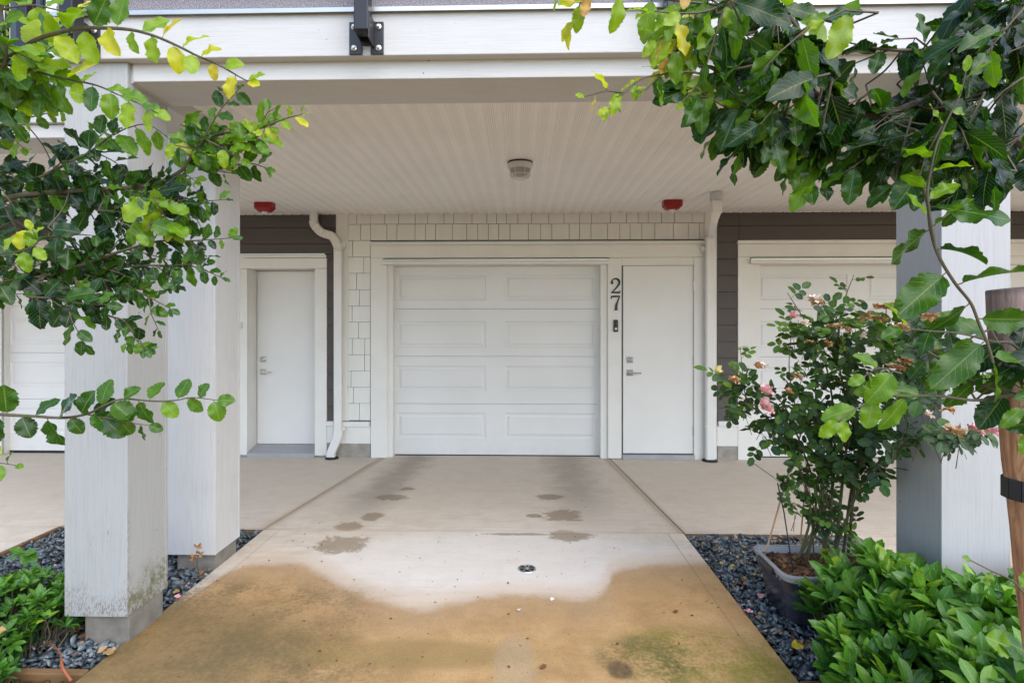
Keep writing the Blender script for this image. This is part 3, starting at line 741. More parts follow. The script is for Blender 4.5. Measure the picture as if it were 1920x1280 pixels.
# columns
def column(par, xl, yf, w_, d_, zb, zt, mat, label, fz=(.02, .02, .02, .02), front_board=True):
    c = bpy.data.objects.new('column', None); C.objects.link(c); c.parent = par
    c.location = Vector((xl+w_/2, yf+d_/2, 0))-parent_world(par); c['label'] = label
    t = .02
    m = Box(xl, xl+w_, yf, yf+t, zb, zt); m.box(xl, xl+t, yf+t+.0006, yf+d_-t, zb, zt-.001).box(xl+w_-t-.0015, xl+w_-.0015, yf+t+.0006, yf+d_-t, zb, zt-.001).box(xl, xl+w_, yf+d_-t+.0006, yf+d_, zb, zt)
    m.box(xl+t, xl+w_-t-.002, yf+t, yf+d_-t, zb+.01, zt-.01)
    m.build('shaft', mat, c, bevel=.0025)
    a_, b_, cc, dd = fz
    Box(xl+a_, xl+w_-b_, yf+cc, yf+d_-dd, -.12, zb+.008).build('footing', 'foot', c, bevel=.004)
    return c
ZCT = ZF0-.001
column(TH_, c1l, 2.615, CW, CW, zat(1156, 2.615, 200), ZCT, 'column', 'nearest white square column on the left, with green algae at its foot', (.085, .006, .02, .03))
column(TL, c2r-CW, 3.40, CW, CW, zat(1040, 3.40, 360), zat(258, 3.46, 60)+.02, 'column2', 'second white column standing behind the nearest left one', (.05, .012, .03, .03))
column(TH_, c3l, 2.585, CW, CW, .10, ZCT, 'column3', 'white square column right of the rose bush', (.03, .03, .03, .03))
# left neighbour's balcony edge, set back
YN = 3.42; zn0 = ZB0; 
Box(-9, c2r-.02, YN-.03, YN+.05, ZF0+.0, zat(166, YN, 60)).build('fascia', 'fascia', TL, bevel=.004)
Box(-9, c1l-.03, YN+.0, 3.74, zn0, ZF0-.002).build('beam', 'beam', TL, bevel=.004)
Box(-9, c1l-.03, YN-.05, YN+.06, zat(166, YN, 60)+.001, zat(166, YN, 60)+.012).build('edge_flashing', 'alu', TL)
Box(-9, c1l-.03, YN-.01, YW, zat(166, YN, 60)+.013, zat(166, YN, 60)+.09).build('balcony_slab_edge', 'agg', TL)
# upper walls
def upper(par, x0, x1, mat):
    m = MB(); m.box(x0, x1, YW+.02, YW+.2, 3.0, 8.5)
    for k in range(38):
        z = 3.1+k*.14; m.hexa([(x0, YW-.01, z), (x1, YW-.01, z), (x1, YW+.018, z), (x0, YW+.018, z)], [(x0, YW+.01, z+.139), (x1, YW+.01, z+.139), (x1, YW+.018, z+.139), (x0, YW+.018, z+.139)])
    m.build('upper_wall', mat, par)
upper(TH_, -5.29, 2.3, 'redwall'); upper(TR, 2.31, 9, 'redwall'); upper(TL, -9, -5.30, 'shingle')
wn = bpy.data.objects.new('window', None); C.objects.link(wn); wn.parent = TL; wn.location = Vector((-5.95, YW, 4.2))-parent_world(TL)
Box(-6.5, -6.42, YW-.06, YW-.012, 3.9, 6.2).box(-5.45, -5.37, YW-.06, YW-.012, 3.9, 6.2).box(-6.42, -5.45, YW-.06, YW-.012, 6.12, 6.2).box(-6.42, -5.45, YW-.06, YW-.012, 3.9, 3.98).box(-5.96, -5.90, YW-.055, YW-.013, 3.98, 6.12).build('frame', 'trim', wn)
Box(-6.42, -5.45, YW-.03, YW-.02, 3.98, 6.12).build('pane', 'glass', wn)

# balcony railings (steel, bolted to the fascia)
def railing(label, posts, Yf, ztop_f, xa, xb, zp, first=None):
    t = thing('balcony_railing', label, 'railing', (posts[0], Yf, ztop_f))
    for px_ in posts:
        m = MB(); hw = .030
        m.box(px_-.028, px_+.036, Yf-.115, Yf-.045, zp, ztop_f+1.1); m.box(px_-.020, px_+.028, Yf-.105, Yf-.055, zp-.003, zp+.01)
        m.build('post', 'black', t, bevel=.004)
        pl = Box(px_-.080, px_-.020, Yf-.012, Yf-.001, zp-.062, zp+.088).box(px_+.020, px_+.080, Yf-.012, Yf-.001, zp-.062, zp+.088).box(px_-.020, px_+.020, Yf-.0115, Yf-.0015, zp-.02, zp+.087)
        pl.box(px_-.030, px_-.022, Yf-.11, Yf-.0125, zp-.0, zp+.085).box(px_+.034, px_+.040, Yf-.11, Yf-.0125, zp-.035, zp+.085)
        p = pl.build('bracket', 'black', t, bevel=.002)
        for (bx, bz) in ((-.057, -.035), (.058, -.035), (-.057, .063), (.058, .063)):
            MB().lathe((px_+bx, Yf-.016, zp+bz), [(.013, .004), (.013, 0), (.008, -.002), (.008, -.011), (.005, -.013)], 12, 'y').build('bolt', 'zinc', p if False else t)
    m = Box(xa, xb, Yf-.10, Yf-.06, ztop_f+.20, ztop_f+.24).box(xa, xb, Yf-.11, Yf-.05, ztop_f+1.1, ztop_f+1.14); m.build('rail', 'black', t, bevel=.003)
    m = MB(); q = xa+.05
    while q < xb: m.box(q-.008, q+.008, Yf-.088, Yf-.072, ztop_f+.24, ztop_f+1.1); q += .11
    b = m.build('balusters', 'black', t)
    return t
zpost = zat(58, YF-.10, 690)
xs_ = [XofL(p, YF) for p in (158, 688, 1250, 1822)]
railing('black steel balcony railing bolted to the central fascia', xs_, YF, ZF1, XE0, 9, zpost)
zt2 = zat(166, YN, 60)
railing('black steel railing on the left neighbouring balcony', [XofL(77, YN), -4.6], YN-.03, zt2, -9, c1l-.1, zt2-.05)

# ---------------------------------------------------------------- fixtures
def curve_pts(ctrl, n=10):
    P = [Vector(p) for p in ctrl]; P = [P[0]*2-P[1]]+P+[P[-1]*2-P[-2]]; out = []
    for i in range(1, len(P)-2):
        for k in range(n):
            t = k/n; a_, b_, c_, d_ = P[i-1:i+3]
            out.append(.5*((2*b_)+(c_-a_)*t+(2*a_-5*b_+4*c_-d_)*t*t+(3*b_-a_-3*c_+d_)*t**3))
    out.append(P[-2]); return out
def rect_tube(m, pts, w_, d_, ridges=None):
    """rectangular pipe following pts in the x-z (and y) space; rounded corners"""
    pts = [Vector(p) for p in pts]; n0 = len(m.v); c = .25; N_ = 8
    for i, p in enumerate(pts):
        t = (pts[min(i+1, len(pts)-1)]-pts[max(i-1, 0)]).normalized(); b_ = t.cross(Vector((1, 0, 0))); b_ = Vector((0, 1, 0)) if b_.length < .1 else b_
        yv = Vector((0, 1, 0)); yv = (yv-t*yv.dot(t)).normalized(); xv = yv.cross(t).normalized()
        k = 1+(ridges(i) if ridges else 0)
        hw, hd = w_/2*k, d_/2*k
        for (u, v) in [(-1, -1+c), (-1+c, -1), (1-c, -1), (1, -1+c), (1, 1-c), (1-c, 1), (-1+c, 1), (-1, 1-c)]:
            m.v.append(tuple(p+xv*u*hw+yv*v*hd))
    for i in range(len(pts)-1):
        for k in range(N_):
            k2 = (k+1) % N_; m.f.append((n0+i*N_+k, n0+i*N_+k2, n0+(i+1)*N_+k2, n0+(i+1)*N_+k))
    m.f.append(tuple(n0+k for k in range(N_))); m.f.append(tuple(n0+(len(pts)-1)*N_+k for k in range(N_))[::-1])
yd = FR-.055
def dpt(px, py, Y=yd): return wp(px, py, Y)
d1 = thing('downspout', 'white downspout with a ribbed s-bend, between the recessed door and the shingles', 'downspout', (dpt(634, 700).x, yd, 0))
m = MB(); xp = dpt(634, 650).x; xt = dpt(588.5, 650).x; z_ = lambda q: wz(q, yd)
bend = curve_pts([(xt, yd, z_(412)), (xt+.01, yd, z_(420)), (xt+.085, yd, z_(434)), (xt+.20, yd, z_(441)), (xp-.03, yd, z_(450)), (xp, yd, z_(463)), (xp, yd, z_(470))], 8)
rect_tube(m, bend, .088, .07, lambda i: .10 if i % 2 else -.04)
m.build('elbow', 'downspout', d1)
m = MB(); rect_tube(m, [(xp, yd, z_(455)), (xp, yd, z_(816))], .086, .066); m.build('pipe', 'downspout', d1, bevel=.002)
m = MB(); rect_tube(m, curve_pts([(xp, yd, z_(808)), (xp, yd, z_(818)), (xp-.03, yd, z_(832)), (xp-.075, yd, z_(850)), (xp-.078, yd, .005)], 6), .092, .07, lambda i: .02 if i % 2 else 0); m.build('elbow', 'downspout', d1)
MB().lathe((xt, yd, ZS-.09), [(.046, 0), (.046, .088)], 20).build('collar', 'downspout', d1, smooth=True)
Box(xp+.043, xp+.075, yd+.0, FR-.001, z_(462), z_(453)).build('strap', 'downspout', d1); Box(xp+.043, xp+.075, yd, FR-.001, z_(809), z_(802)).build('strap', 'downspout', d1)
MB().lathe((xp-.072, yd, .001), [(.075, 0), (.07, .015), (.055, .022)], 20).build('drain_ring', 'rubber', d1)
d2 = thing('downspout', 'white downspout on the corner board right of the side door', 'downspout', (dpt(1332, 700).x, yd, 0))
xp = dpt(1331, 650).x; yt2 = 5.35
top = wp(1343, 362, yt2); 
m = MB(); rect_tube(m, [(xp, yd, z_(452)), (xp, yd, .012)], .098, .075); m.build('pipe', 'downspout', d2, bevel=.002)
m = MB(); rect_tube(m, [(top.x, yt2, ZS-.07), (top.x, yt2, ZS-.20), (top.x-.005, yt2+.03, ZS-.24), (xp+.006, yd-.05, z_(440)-.0), (xp, yd-.001, z_(448)), (xp, yd, z_(456))], .094, .072); m.build('elbow', 'downspout', d2, bevel=.002)
MB().lathe((top.x, yt2, ZS-.085), [(.058, 0), (.058, .083)], 24).build('collar', 'alu', d2, smooth=True)
Box(xp-.085, xp-.048, yd+.01, FR-.001, z_(472), z_(463)).build('strap', 'downspout', d2)
Box(xp-.0515, xp+.0515, yd-.041, yd+.04, z_(799), z_(795)).build('joint_band', 'downspout', d2)
MB().lathe((xp, yd, .001), [(.085, 0), (.08, .015), (.06, .022)], 24).build('drain_ring', 'rubber', d2)
# ceiling lamp: round bulkhead with cage
lp = wp(975, 306, 4.30); lx, ly = lp.x, 4.32
lamp = thing('ceiling_lamp', 'round caged bulkhead lamp on the carport ceiling', 'ceiling lamp', (lx, ly, ZS))
MB().lathe((lx, ly, ZS-.012), [(.098, .011), (.098, 0)], 40).build('gasket', 'black', lamp)
MB().lathe((lx, ly, ZS-.05), [(.080, -.004), (.088, 0), (.095, .012), (.097, .037)], 40).build('housing', 'lampwhite', lamp, smooth=True)
MB().lathe((lx, ly, ZS-.112), [(.004, 0), (.030, .003), (.052, .013), (.068, .030), (.078, .062)], 40).build('glass', 'frost', lamp, smooth=True)
m = MB()
for off in (-.036, .036):
    hw = math.sqrt(.086**2-off**2)
    prof = [(-hw, -.05), (-hw*.97, -.085), (-hw*.8, -.112), (-hw*.45, -.122), (0, -.124), (hw*.45, -.122), (hw*.8, -.112), (hw*.97, -.085), (hw, -.05)]
    m.tube([(lx+off, ly+q, ZS+z) for q, z in prof], .0032, 6)
    m.tube([(lx+q, ly+off, ZS+z) for q, z in prof], .0032, 6)
for (rr, zz) in ((.086, -.052), (.079, -.098)):
    m.tube([(lx+rr*math.cos(q), ly+rr*math.sin(q), ZS+zz) for q in np.linspace(0, 2*math.pi, 33)], .0034, 6)
m.build('cage', 'lampwhite', lamp, smooth=True)
# fire strobes
def strobe(px, label):
    Y_ = 5.72; c = wp(px, 381, Y_); t = thing('fire_alarm_strobe', label, 'fire alarm', (c.x, Y_, ZS), 'red fire alarms under the carport ceiling')
    m = MB(); z = ZS-.001
    def ring(hx, hy, ch, zz): return [(c.x-hx, Y_-hy+ch, zz), (c.x-hx+ch, Y_-hy, zz), (c.x+hx-ch, Y_-hy, zz), (c.x+hx, Y_-hy+ch, zz), (c.x+hx, Y_+hy-ch, zz), (c.x+hx-ch, Y_+hy, zz), (c.x-hx+ch, Y_+hy, zz), (c.x-hx, Y_+hy-ch, zz)]
    rs = [ring(.095, .065, .022, z), ring(.095, .065, .022, z-.055), ring(.060, .045, .016, z-.090), ring(.045, .035, .014, z-.092)]
    v = sum(rs, []); f = [(r*8+k, r*8+(k+1) % 8, (r+1)*8+(k+1) % 8, (r+1)*8+k) for r in range(3) for k in range(8)]+[tuple(range(24, 32)), tuple(range(7, -1, -1))]
    m.add(v, f).build('housing', 'red', t, bevel=.003)
    MB().lathe((c.x, Y_, ZS-.118), [(.012, 0), (.028, .012), (.034, .034)], 16).build('strobe_lens', 'lens', t, smooth=True)
strobe(496.5, 'red fire alarm strobe on the ceiling above the recessed door')
strobe(1260.5, 'red fire alarm strobe on the ceiling above the side door')
# floor drain
dc = gp(988, 1066)
dr = thing('floor_drain', 'small round metal drain set in the driveway', 'floor drain', (dc.x, dc.y, 0))
MB().lathe((dc.x, dc.y, 0), [(.058, .001), (.056, .005), (.050, .0055), (.049, .002)], 32).build('ring', 'steel', dr)
m = MB().lathe((dc.x, dc.y, 0), [(.046, .0025), (.046, .0035)], 24); m.build('bowl', 'rubber', dr)
m = MB().lathe((dc.x, dc.y, 0), [(.014, .004), (.013, .0085)], 16)
for k in range(6):
    q = k*math.pi/3; m.hexa([(dc.x+.012*math.cos(q)-.004*math.sin(q), dc.y+.012*math.sin(q)+.004*math.cos(q), .004), (dc.x+.012*math.cos(q)+.004*math.sin(q), dc.y+.012*math.sin(q)-.004*math.cos(q), .004), (dc.x+.05*math.cos(q)+.004*math.sin(q), dc.y+.05*math.sin(q)-.004*math.cos(q), .004), (dc.x+.05*math.cos(q)-.004*math.sin(q), dc.y+.05*math.sin(q)+.004*math.cos(q), .004)],
                          [(dc.x+.012*math.cos(q)-.004*math.sin(q), dc.y+.012*math.sin(q)+.004*math.cos(q), .007), (dc.x+.012*math.cos(q)+.004*math.sin(q), dc.y+.012*math.sin(q)-.004*math.cos(q), .007), (dc.x+.05*math.cos(q)+.004*math.sin(q), dc.y+.05*math.sin(q)-.004*math.cos(q), .007), (dc.x+.05*math.cos(q)-.004*math.sin(q), dc.y+.05*math.sin(q)+.004*math.cos(q), .007)])
m.build('grate', 'steel', dr)

# ---------------------------------------------------------------- foliage engine
class Leaves:
    def __init__(s): s.r = []
    def add(s, p, a, n, L, W=.62, tint=.3, curl=.15, fold=.25, wave=.05):
        a = Vector(a).normalized(); n = Vector(n); n = n-a*n.dot(a)
        if n.length < 1e-3: n = a.orthogonal()
        n.normalize(); b = n.cross(a)
        s.r.append((*p, *a, *b, *n, L, W, min(1, max(0, tint)), curl, fold, wave, R.uniform(0, 6.28)))
    def build(s, name, mat, parent, nu=22, nv=7, pa=.62, pb=.68, ser=.065, kser=7, kw=2.0):
        D = np.array(s.r); n = len(D)
        u = np.linspace(.0, 1, nu); v = np.linspace(-1, 1, nv)
        pr = (u**pa)*((1-u)**pb); pr = pr/pr.max(); pr[0] = .02; pr[-1] = .0
        U, V = np.meshgrid(u, v, indexing='ij'); PRF = pr[:, None]
        L, W, T, cu, fo, wa, ph = [D[:, 12+i][:, None, None] for i in range(7)]
        edge = 1+ser*np.sin(2*np.pi*kser*U[None]+ph*2)*np.abs(V[None])**3+ser*.8*np.sin(2*np.pi*kser*1.7*U[None]+ph)*np.abs(V[None])**3
        y = V[None]*PRF[None]*W*L*.5*edge
        x = U[None]*L*(1-.12*cu)
        z = fo*np.abs(y)-cu*L*U[None]**2+wa*L*np.abs(V[None])**1.6*np.sin(2*np.pi*kw*U[None]+ph+(V[None] > 0)*2.1)*np.sin(np.pi*np.clip(U[None], 0, 1))**.5
        P = D[:, None, None, 0:3]+x[..., None]*D[:, None, None, 3:6]+y[..., None]*D[:, None, None, 6:9]+z[..., None]*D[:, None, None, 9:12]
        data = np.stack([np.broadcast_to(U[None], x.shape), np.broadcast_to(V[None], x.shape), np.broadcast_to(T, x.shape)], -1)
        q = np.array([(i*nv+j, (i+1)*nv+j, (i+1)*nv+j+1, i*nv+j+1) for i in range(nu-1) for j in range(nv-1)])
        Fq = (q[None]+(np.arange(n)*nu*nv)[:, None, None]).reshape(-1, 4)
        return mesh_np(name, P.reshape(-1, 3), Fq, mat, data.reshape(-1, 3), parent)
def rv(k=1.0): return Vector((R.gauss(0, k), R.gauss(0, k), R.gauss(0, k)))
def arclen(pts):
    s = [0]
    for i in range(1, len(pts)): s.append(s[-1]+(pts[i]-pts[i-1]).length)
    return s
def at_len(pts, s, d):
    for i in range(1, len(pts)):
        if s[i] >= d or i == len(pts)-1:
            t = (d-s[i-1])/max(1e-6, s[i]-s[i-1]); return pts[i-1].lerp(pts[i], min(1, t)), (pts[i]-pts[i-1]).normalized()
class Plant:
    def __init__(s): s.L = Leaves(); s.wood = MB(); s.twig = MB(); s.nodes = []
    def leaves_on(s, pts, L, sp, t0, t1, hang=.3, start=0.0, face=.6, W=.66, tv=.10, Lend=.6, wave=.055, spread=.9):
        sl_ = arclen(pts); tot = sl_[-1]; d = start*tot+sp*.5; k = R.randint(0, 1)
        while d < tot:
            f = d/tot; p, t = at_len(pts, sl_, d); k += 1
            view = Vector((0, -1, 0)); side = t.cross(view)
            side = side.normalized() if side.length > .2 else Vector((0, 0, 1))
            if k % 2: side = -side
            ax = (t*R.uniform(.35, .8)+side*spread+Vector((0, 0, -hang))+rv(.22)).normalized()
            nn = Vector((0, -face, .65))+rv(.38)
            l = L*R.uniform(.72, 1.2)*1.12*(1-(1-Lend)*f)
            st = p+ax*l*.10; s.twig.tube([p, st], .0011, 4, False)
            s.L.add(st, ax, nn, l, W*R.uniform(.85, 1.1), t0+(t1-t0)*f+R.gauss(0, tv), R.uniform(-.02, .32), R.uniform(0, .45), wave*R.uniform(.6, 1.5))
            d += sp*R.uniform(.75, 1.25)
        p, t = at_len(pts, sl_, tot)
        s.L.add(p, t+rv(.2), Vector((0, -face, .6))+rv(.3), L*Lend*.9, W, t1, .15, .2, wave)
    def branch(s, ctrl, Y0, Y1, r0, r1, L=.075, sp=.035, t0=.3, t1=.5, hang=.3, start=0.0, sides=0, sl_=.16, face=.6, bare=False, wood=False, **k):
        n = len(ctrl); C3 = [wp(c[0], c[1], Y0+(Y1-Y0)*i/(n-1)+(c[2] if len(c) > 2 else 0)) for i, c in enumerate(ctrl)]
        pts = curve_pts(C3, 6); N_ = len(pts); s.nodes += pts[:int(N_*.8)]
        (s.wood if wood else s.twig).tube(pts, [r0+(r1-r0)*i/(N_-1) for i in range(N_)], 7)
        if not bare: s.leaves_on(pts, L, sp, t0, t1, hang, start, face, **k)
        al = arclen(pts)
        for j in range(sides):
            f = max(start, .05)+(.9-max(start, .05))*(j+R.random())/sides
            p, t = at_len(pts, al, f*al[-1])
            side = t.cross(Vector((0, -1, 0))); side = side.normalized()*(1 if R.random() < .5 else -1) if side.length > .1 else Vector((0, 0, 1))
            d = (t*.9+side*R.uniform(.3, .9)+Vector((0, R.uniform(-.5, .5), R.uniform(-.3, .25)))).normalized(); ln = sl_*R.uniform(.6, 1.25)
            q = [p, p+d*ln*.5+rv(.006), p+(d+Vector((0, 0, -.12))).normalized()*ln]
            s.twig.tube(q, [.0022, .0016, .001], 5, False)
            s.leaves_on(q, L*.92, sp, t0+(t1-t0)*f, min(t1, t0+(t1-t0)*f+.12), hang, 0.0, face, **k)
        return pts
    def fill(s, poly, n, Y0, Y1, ang, L, sp, t0, t1, hang, ln=.12, face=.6, av=.5, **k):
        xs = [p[0] for p in poly]; ys = [p[1] for p in poly]; c = 0
        while c < n:
            px, py = R.uniform(min(xs), max(xs)), R.uniform(min(ys), max(ys)); ins = False; j = len(poly)-1
            for i in range(len(poly)):
                if (poly[i][1] > py) != (poly[j][1] > py) and px < (poly[j][0]-poly[i][0])*(py-poly[i][1])/(poly[j][1]-poly[i][1])+poly[i][0]: ins = not ins
                j = i
            if not ins: continue
            c += 1; Y = R.uniform(Y0, Y1); p = wp(px, py, Y); a_ = math.radians(ang)+R.gauss(0, av)
            d = Vector((math.cos(a_), R.uniform(-.35, .35), math.sin(a_))).normalized(); l = ln*R.uniform(.6, 1.2)
            q = [p-d*l*.6, p+rv(.004), p+d*l*.4+Vector((0, 0, -.008))]
            s.twig.tube(q, [.0022, .0016, .001], 5, False)
            if s.nodes:
                nd = min(s.nodes, key=lambda v: (v-q[0]).length_squared)
                if (nd-q[0]).length < .8: s.twig.tube(curve_pts([nd, (nd+q[0])/2+d*.015+Vector((0, 0, .008)), q[0]], 3), .0019, 5, False)
            s.leaves_on(q, L, sp, t0+R.gauss(0, .06), t1+R.gauss(0, .06), hang, 0, face, **k)
def trunk(mb, base, pts, r0, r1):
    q = curve_pts([base]+pts, 8); mb.tube(q, [r0+(r1-r0)*i/(len(q)-1) for i in range(len(q))], 12)
    return q

# ---------------------------------------------------------------- left tree (trunk just outside the view)
lt = thing('tree', 'leafy tree reaching in from the left with wavy edged green and yellow leaves', 'tree', (-2.25, 1.45, -.03))
T = Plant()
trunk(T.wood, (-2.25, 1.45, -.05), [(-2.22, 1.45, .8), (-2.24, 1.47, 1.6), (-2.15, 1.5, 2.6), (-2.2, 1.5, 3.4)], .05, .022)
def limb(p, px, py, Y, r=.014):
    e = wp(px, py, Y); T.wood.tube(curve_pts([p, (Vector(p)+e)/2+Vector((0, 0, .03)), e], 5), [r, r*.9]+[r*.8]*9 if False else r*.75, 7)
B = T.branch
limb((-2.2, 1.46, 1.9), -40, 150, 1.50); limb((-2.22, 1.46, 1.7), -30, 378, 1.62, .016); limb((-2.2, 1.45, 1.2), -30, 775, 1.50, .010); limb((-2.22, 1.46, 1.5), -30, 545, 1.65, .014); limb((-2.2, 1.46, 1.75), -30, 240, 1.7, .008)
B([(-40, 150), (0, 120), (40, 93), (75, 72), (140, 55), (200, 53), (250, 57), (290, 68), (330, 85), (370, 105), (410, 122), (450, 145), (466, 153)], 1.50, 1.40, .007, .0015, .088, .036, .60, .88, .15, 0, 0, face=.85, Lend=.5)
B([(-20, 128), (10, 122), (60, 133), (120, 147), (180, 160), (215, 175), (250, 190), (287, 207)], 1.52, 1.46, .004, .0012, .092, .030, .52, .72, .75, 0, 1, face=.8, Lend=.6)
B([(-30, 245), (0, 235), (50, 222), (100, 210), (118, 206)], 1.7, 1.65, .003, .001, .060, .024, .55, .65, .4, 0, 1, face=.3)
B([(0, 140), (12, 100), (5, 40), (0, -20)], 1.45, 1.4, .004, .003, .085, .030, .55, .62, .2, 0, 2)
B([(-10, 20), (60, 10), (130, 20), (200, -10)], 1.5, 1.6, .003, .001, .085, .036, .6, .7, .5)
T.fill([(0, 0), (90, 0), (130, 40), (90, 120), (60, 170), (0, 190)], 6, 1.4, 1.7, 0, .086, .034, .56, .68, .4, .14, .7)
T.fill([(0, 140), (110, 140), (110, 190), (0, 240)], 4, 1.45, 1.75, -20, .08, .03, .48, .62, .5, .14, .5)
B([(-30, 378), (0, 376), (40, 366), (110, 360), (170, 356), (235, 352), (290, 345), (340, 320), (362, 290), (385, 262), (420, 250), (460, 250), (500, 236), (540, 221), (566, 215)], 1.62, 1.5, .009, .0012, .062, .024, .26, .72, .1, .12, 7, .11, face=.35, Lend=.55, tv=.12)
B([(60, 340), (110, 315), (160, 290), (195, 265), (214, 250)], 1.6, 1.52, .005, .0015, .075, .028, .22, .42, .2, 0, 4, face=.45)
B([(212, 254), (240, 240), (280, 235), (330, 270)], 1.52, 1.5, .002, .001, .075, .03, .55, .82, .3, face=.7)
B([(365, 290), (390, 245), (415, 205), (447, 168)], 1.5, 1.47, .003, .001, .055, .018, .35, .45, -.1, 0, 0, face=.4)
B([(362, 300), (400, 275), (450, 270), (490, 262)], 1.52, 1.5, .002, .001, .06, .018, .5, .62, .2, 0, 3, .10, face=.6)
T.fill([(340, 250), (500, 240), (520, 290), (430, 330), (340, 330)], 9, 1.45, 1.6, 10, .055, .02, .42, .62, .2, .10, .5)
B([(235, 352), (300, 360), (360, 375), (385, 395)], 1.58, 1.52, .003, .001, .058, .020, .3, .45, .2, 0, 5, .10, face=.45)
T.fill([(0, 320), (110, 320), (190, 345), (300, 350), (390, 370), (370, 410), (230, 420), (180, 430), (100, 470), (0, 450)], 26, 1.48, 1.8, 5, .070, .028, .20, .40, .2, .14, .4, tv=.09)
T.fill([(225, 390), (330, 390), (330, 440), (240, 440)], 5, 1.45, 1.5, 0, .072, .03, .58, .68, .2, .08, .8)
B([(-30, 545), (20, 535), (60, 524), (110, 510), (160, 495), (230, 470), (300, 452), (350, 452), (435, 446)], 1.65, 1.5, .009, .0012, .052, .020, .22, .45, .1, .15, 7, .11, face=.35)
T.fill([(0, 480), (90, 470), (180, 445), (250, 460), (280, 490), (220, 540), (150, 560), (60, 570), (0, 560)], 17, 1.5, 1.75, 5, .064, .025, .22, .38, .2, .13, .35, tv=.08)
B([(150, 520), (240, 500), (330, 497), (388, 492)], 1.6, 1.5, .004, .001, .048, .018, .3, .42, .2, 0, 6, .09, face=.5)
B([(160, 515), (230, 535), (285, 560), (322, 580)], 1.58, 1.5, .003, .001, .048, .020, .35, .45, .25, 0, 4, .08, face=.6)
B([(140, 520), (160, 560), (200, 590), (235, 603), (258, 640), (276, 655)], 1.55, 1.48, .004, .001, .052, .022, .34, .45, .2, 0, 4, .08, face=.7)
B([(50, 556), (110, 560), (145, 568), (200, 572)], 1.5, 1.48, .003, .001, .07, .03, .34, .42, .4, 0, 2, face=.7)
B([(0, 475), (40, 470), (70, 455), (60, 430)], 1.4, 1.36, .002, .001, .05, .02, .62, .8, .1, face=.5)
B([(-30, 776), (0, 777), (60, 780), (120, 783), (165, 775), (195, 760), (230, 748), (290, 752), (330, 750), (360, 745), (408, 750)], 1.50, 1.42, .005, .001, .070, .036, .36, .54, .15, .04, 0, face=.95, Lend=.7, tv=.05, W=.75)
B([(165, 777), (210, 785), (240, 792), (280, 797)], 1.47, 1.45, .0022, .001, .066, .032, .36, .46, .2, face=.95, W=.75, tv=.05)
B([(-30, 870), (0, 868), (30, 872)], 1.4, 1.4, .0015, .001, .045, .03, .6, .6, .2)
o = T.wood.build('trunk', 'bark', lt, smooth=True); T.twig.build('twigs', 'twig', lt, smooth=True)
T.L.build('leaves', 'treeleaf', lt)

# ---------------------------------------------------------------- right tree
rt = thing('tree', 'dark leafy tree overhanging from the right, tied to the wooden stake', 'tree', (1.80, 1.30, -.03))
T = Plant(); B = T.branch
trunk(T.wood, (1.80, 1.30, -.05), [(1.79, 1.30, .8), (1.76, 1.30, 1.5), (1.72, 1.28, 2.2), (1.75, 1.3, 3.2)], .045, .022)
def limb2(p, px, py, Y, r=.014):
    e = wp(px, py, Y); T.wood.tube(curve_pts([p, (Vector(p)+e)/2+Vector((0, 0, .03)), e], 5), r*.75, 7)
limb2((1.72, 1.28, 2.0), 1960, 285, 1.15, .018); limb2((1.74, 1.28, 2.3), 1960, 40, 1.2); limb2((1.77, 1.3, 1.4), 1960, 730, 1.10, .010); limb2((1.79, 1.30, .95), 1935, 1130, .95, .003); limb2((1.79, 1.30, .9), 1960, 1230, .95, .003)
K = dict(W=.50, wave=.055, tv=.13)
B([(1960, 285), (1920, 270), (1850, 240), (1780, 215), (1720, 197), (1660, 215), (1600, 212), (1560, 195), (1520, 170), (1470, 150)], 1.15, 1.08, .011, .004, .090, .032, .22, .38, .7, 0, 7, .14, .5, wood=True, **K)
B([(1560, 195), (1500, 220), (1455, 222), (1400, 215), (1350, 195), (1310, 170), (1285, 163)], 1.10, 1.05, .004, .0012, .088, .026, .30, .45, 1.0, 0, 3, .10, .6, **K)
B([(1440, -30), (1465, 20), (1475, 70), (1482, 100)], 1.10, 1.08, .005, .003, .088, .028, .28, .35, .5, 0, 3, .10, .6, **K)
B([(1480, 30), (1510, 75), (1535, 110), (1543, 150), (1545, 180)], 1.08, 1.10, .004, .003, .085, .026, .28, .35, .6, 0, 3, .1, .6, **K)
B([(1960, 40), (1850, 72), (1760, 94), (1700, 95), (1650, 92), (1590, 80)], 1.2, 1.1, .007, .0015, .085, .040, .24, .45, .7, 0, 3, .12, .5, **K)
B([(1430, 120), (1380, 130), (1330, 140), (1290, 135), (1240, 140), (1200, 150), (1165, 180), (1135, 212)], 1.08, 1.02, .003, .001, .062, .024, .50, .72, .5, .1, 4, .07, .7, Lend=.4, W=.55)
B([(1560, 40), (1480, 20), (1400, 15), (1300, 5), (1200, -6), (1100, -12), (1040, -18)], 1.12, 1.02, .004, .001, .078, .030, .40, .88, .9, 0, 3, .09, .7, **K)
B([(1420, -20), (1330, 20), (1270, 25), (1215, 20)], 1.05, 1.0, .003, .001, .075, .022, .50, .76, .9, 0, 3, .10, .7, **K)
B([(1420, 60), (1350, 70), (1280, 60), (1230, 65)], 1.1, 1.05, .003, .001, .075, .022, .42, .62, .8, 0, 3, .10, .7, **K)
T.fill([(1290, 60), (1440, 20), (1540, 70), (1550, 180), (1400, 190), (1300, 140)], 13, 1.0, 1.2, 222, .088, .034, .36, .52, .7, .12, .35, **K)
T.fill([(1480, 150), (1620, 195), (1760, 190), (1780, 280), (1640, 330), (1520, 270)], 15, 1.02, 1.22, 240, .092, .034, .24, .44, .7, .12, .35, **K)
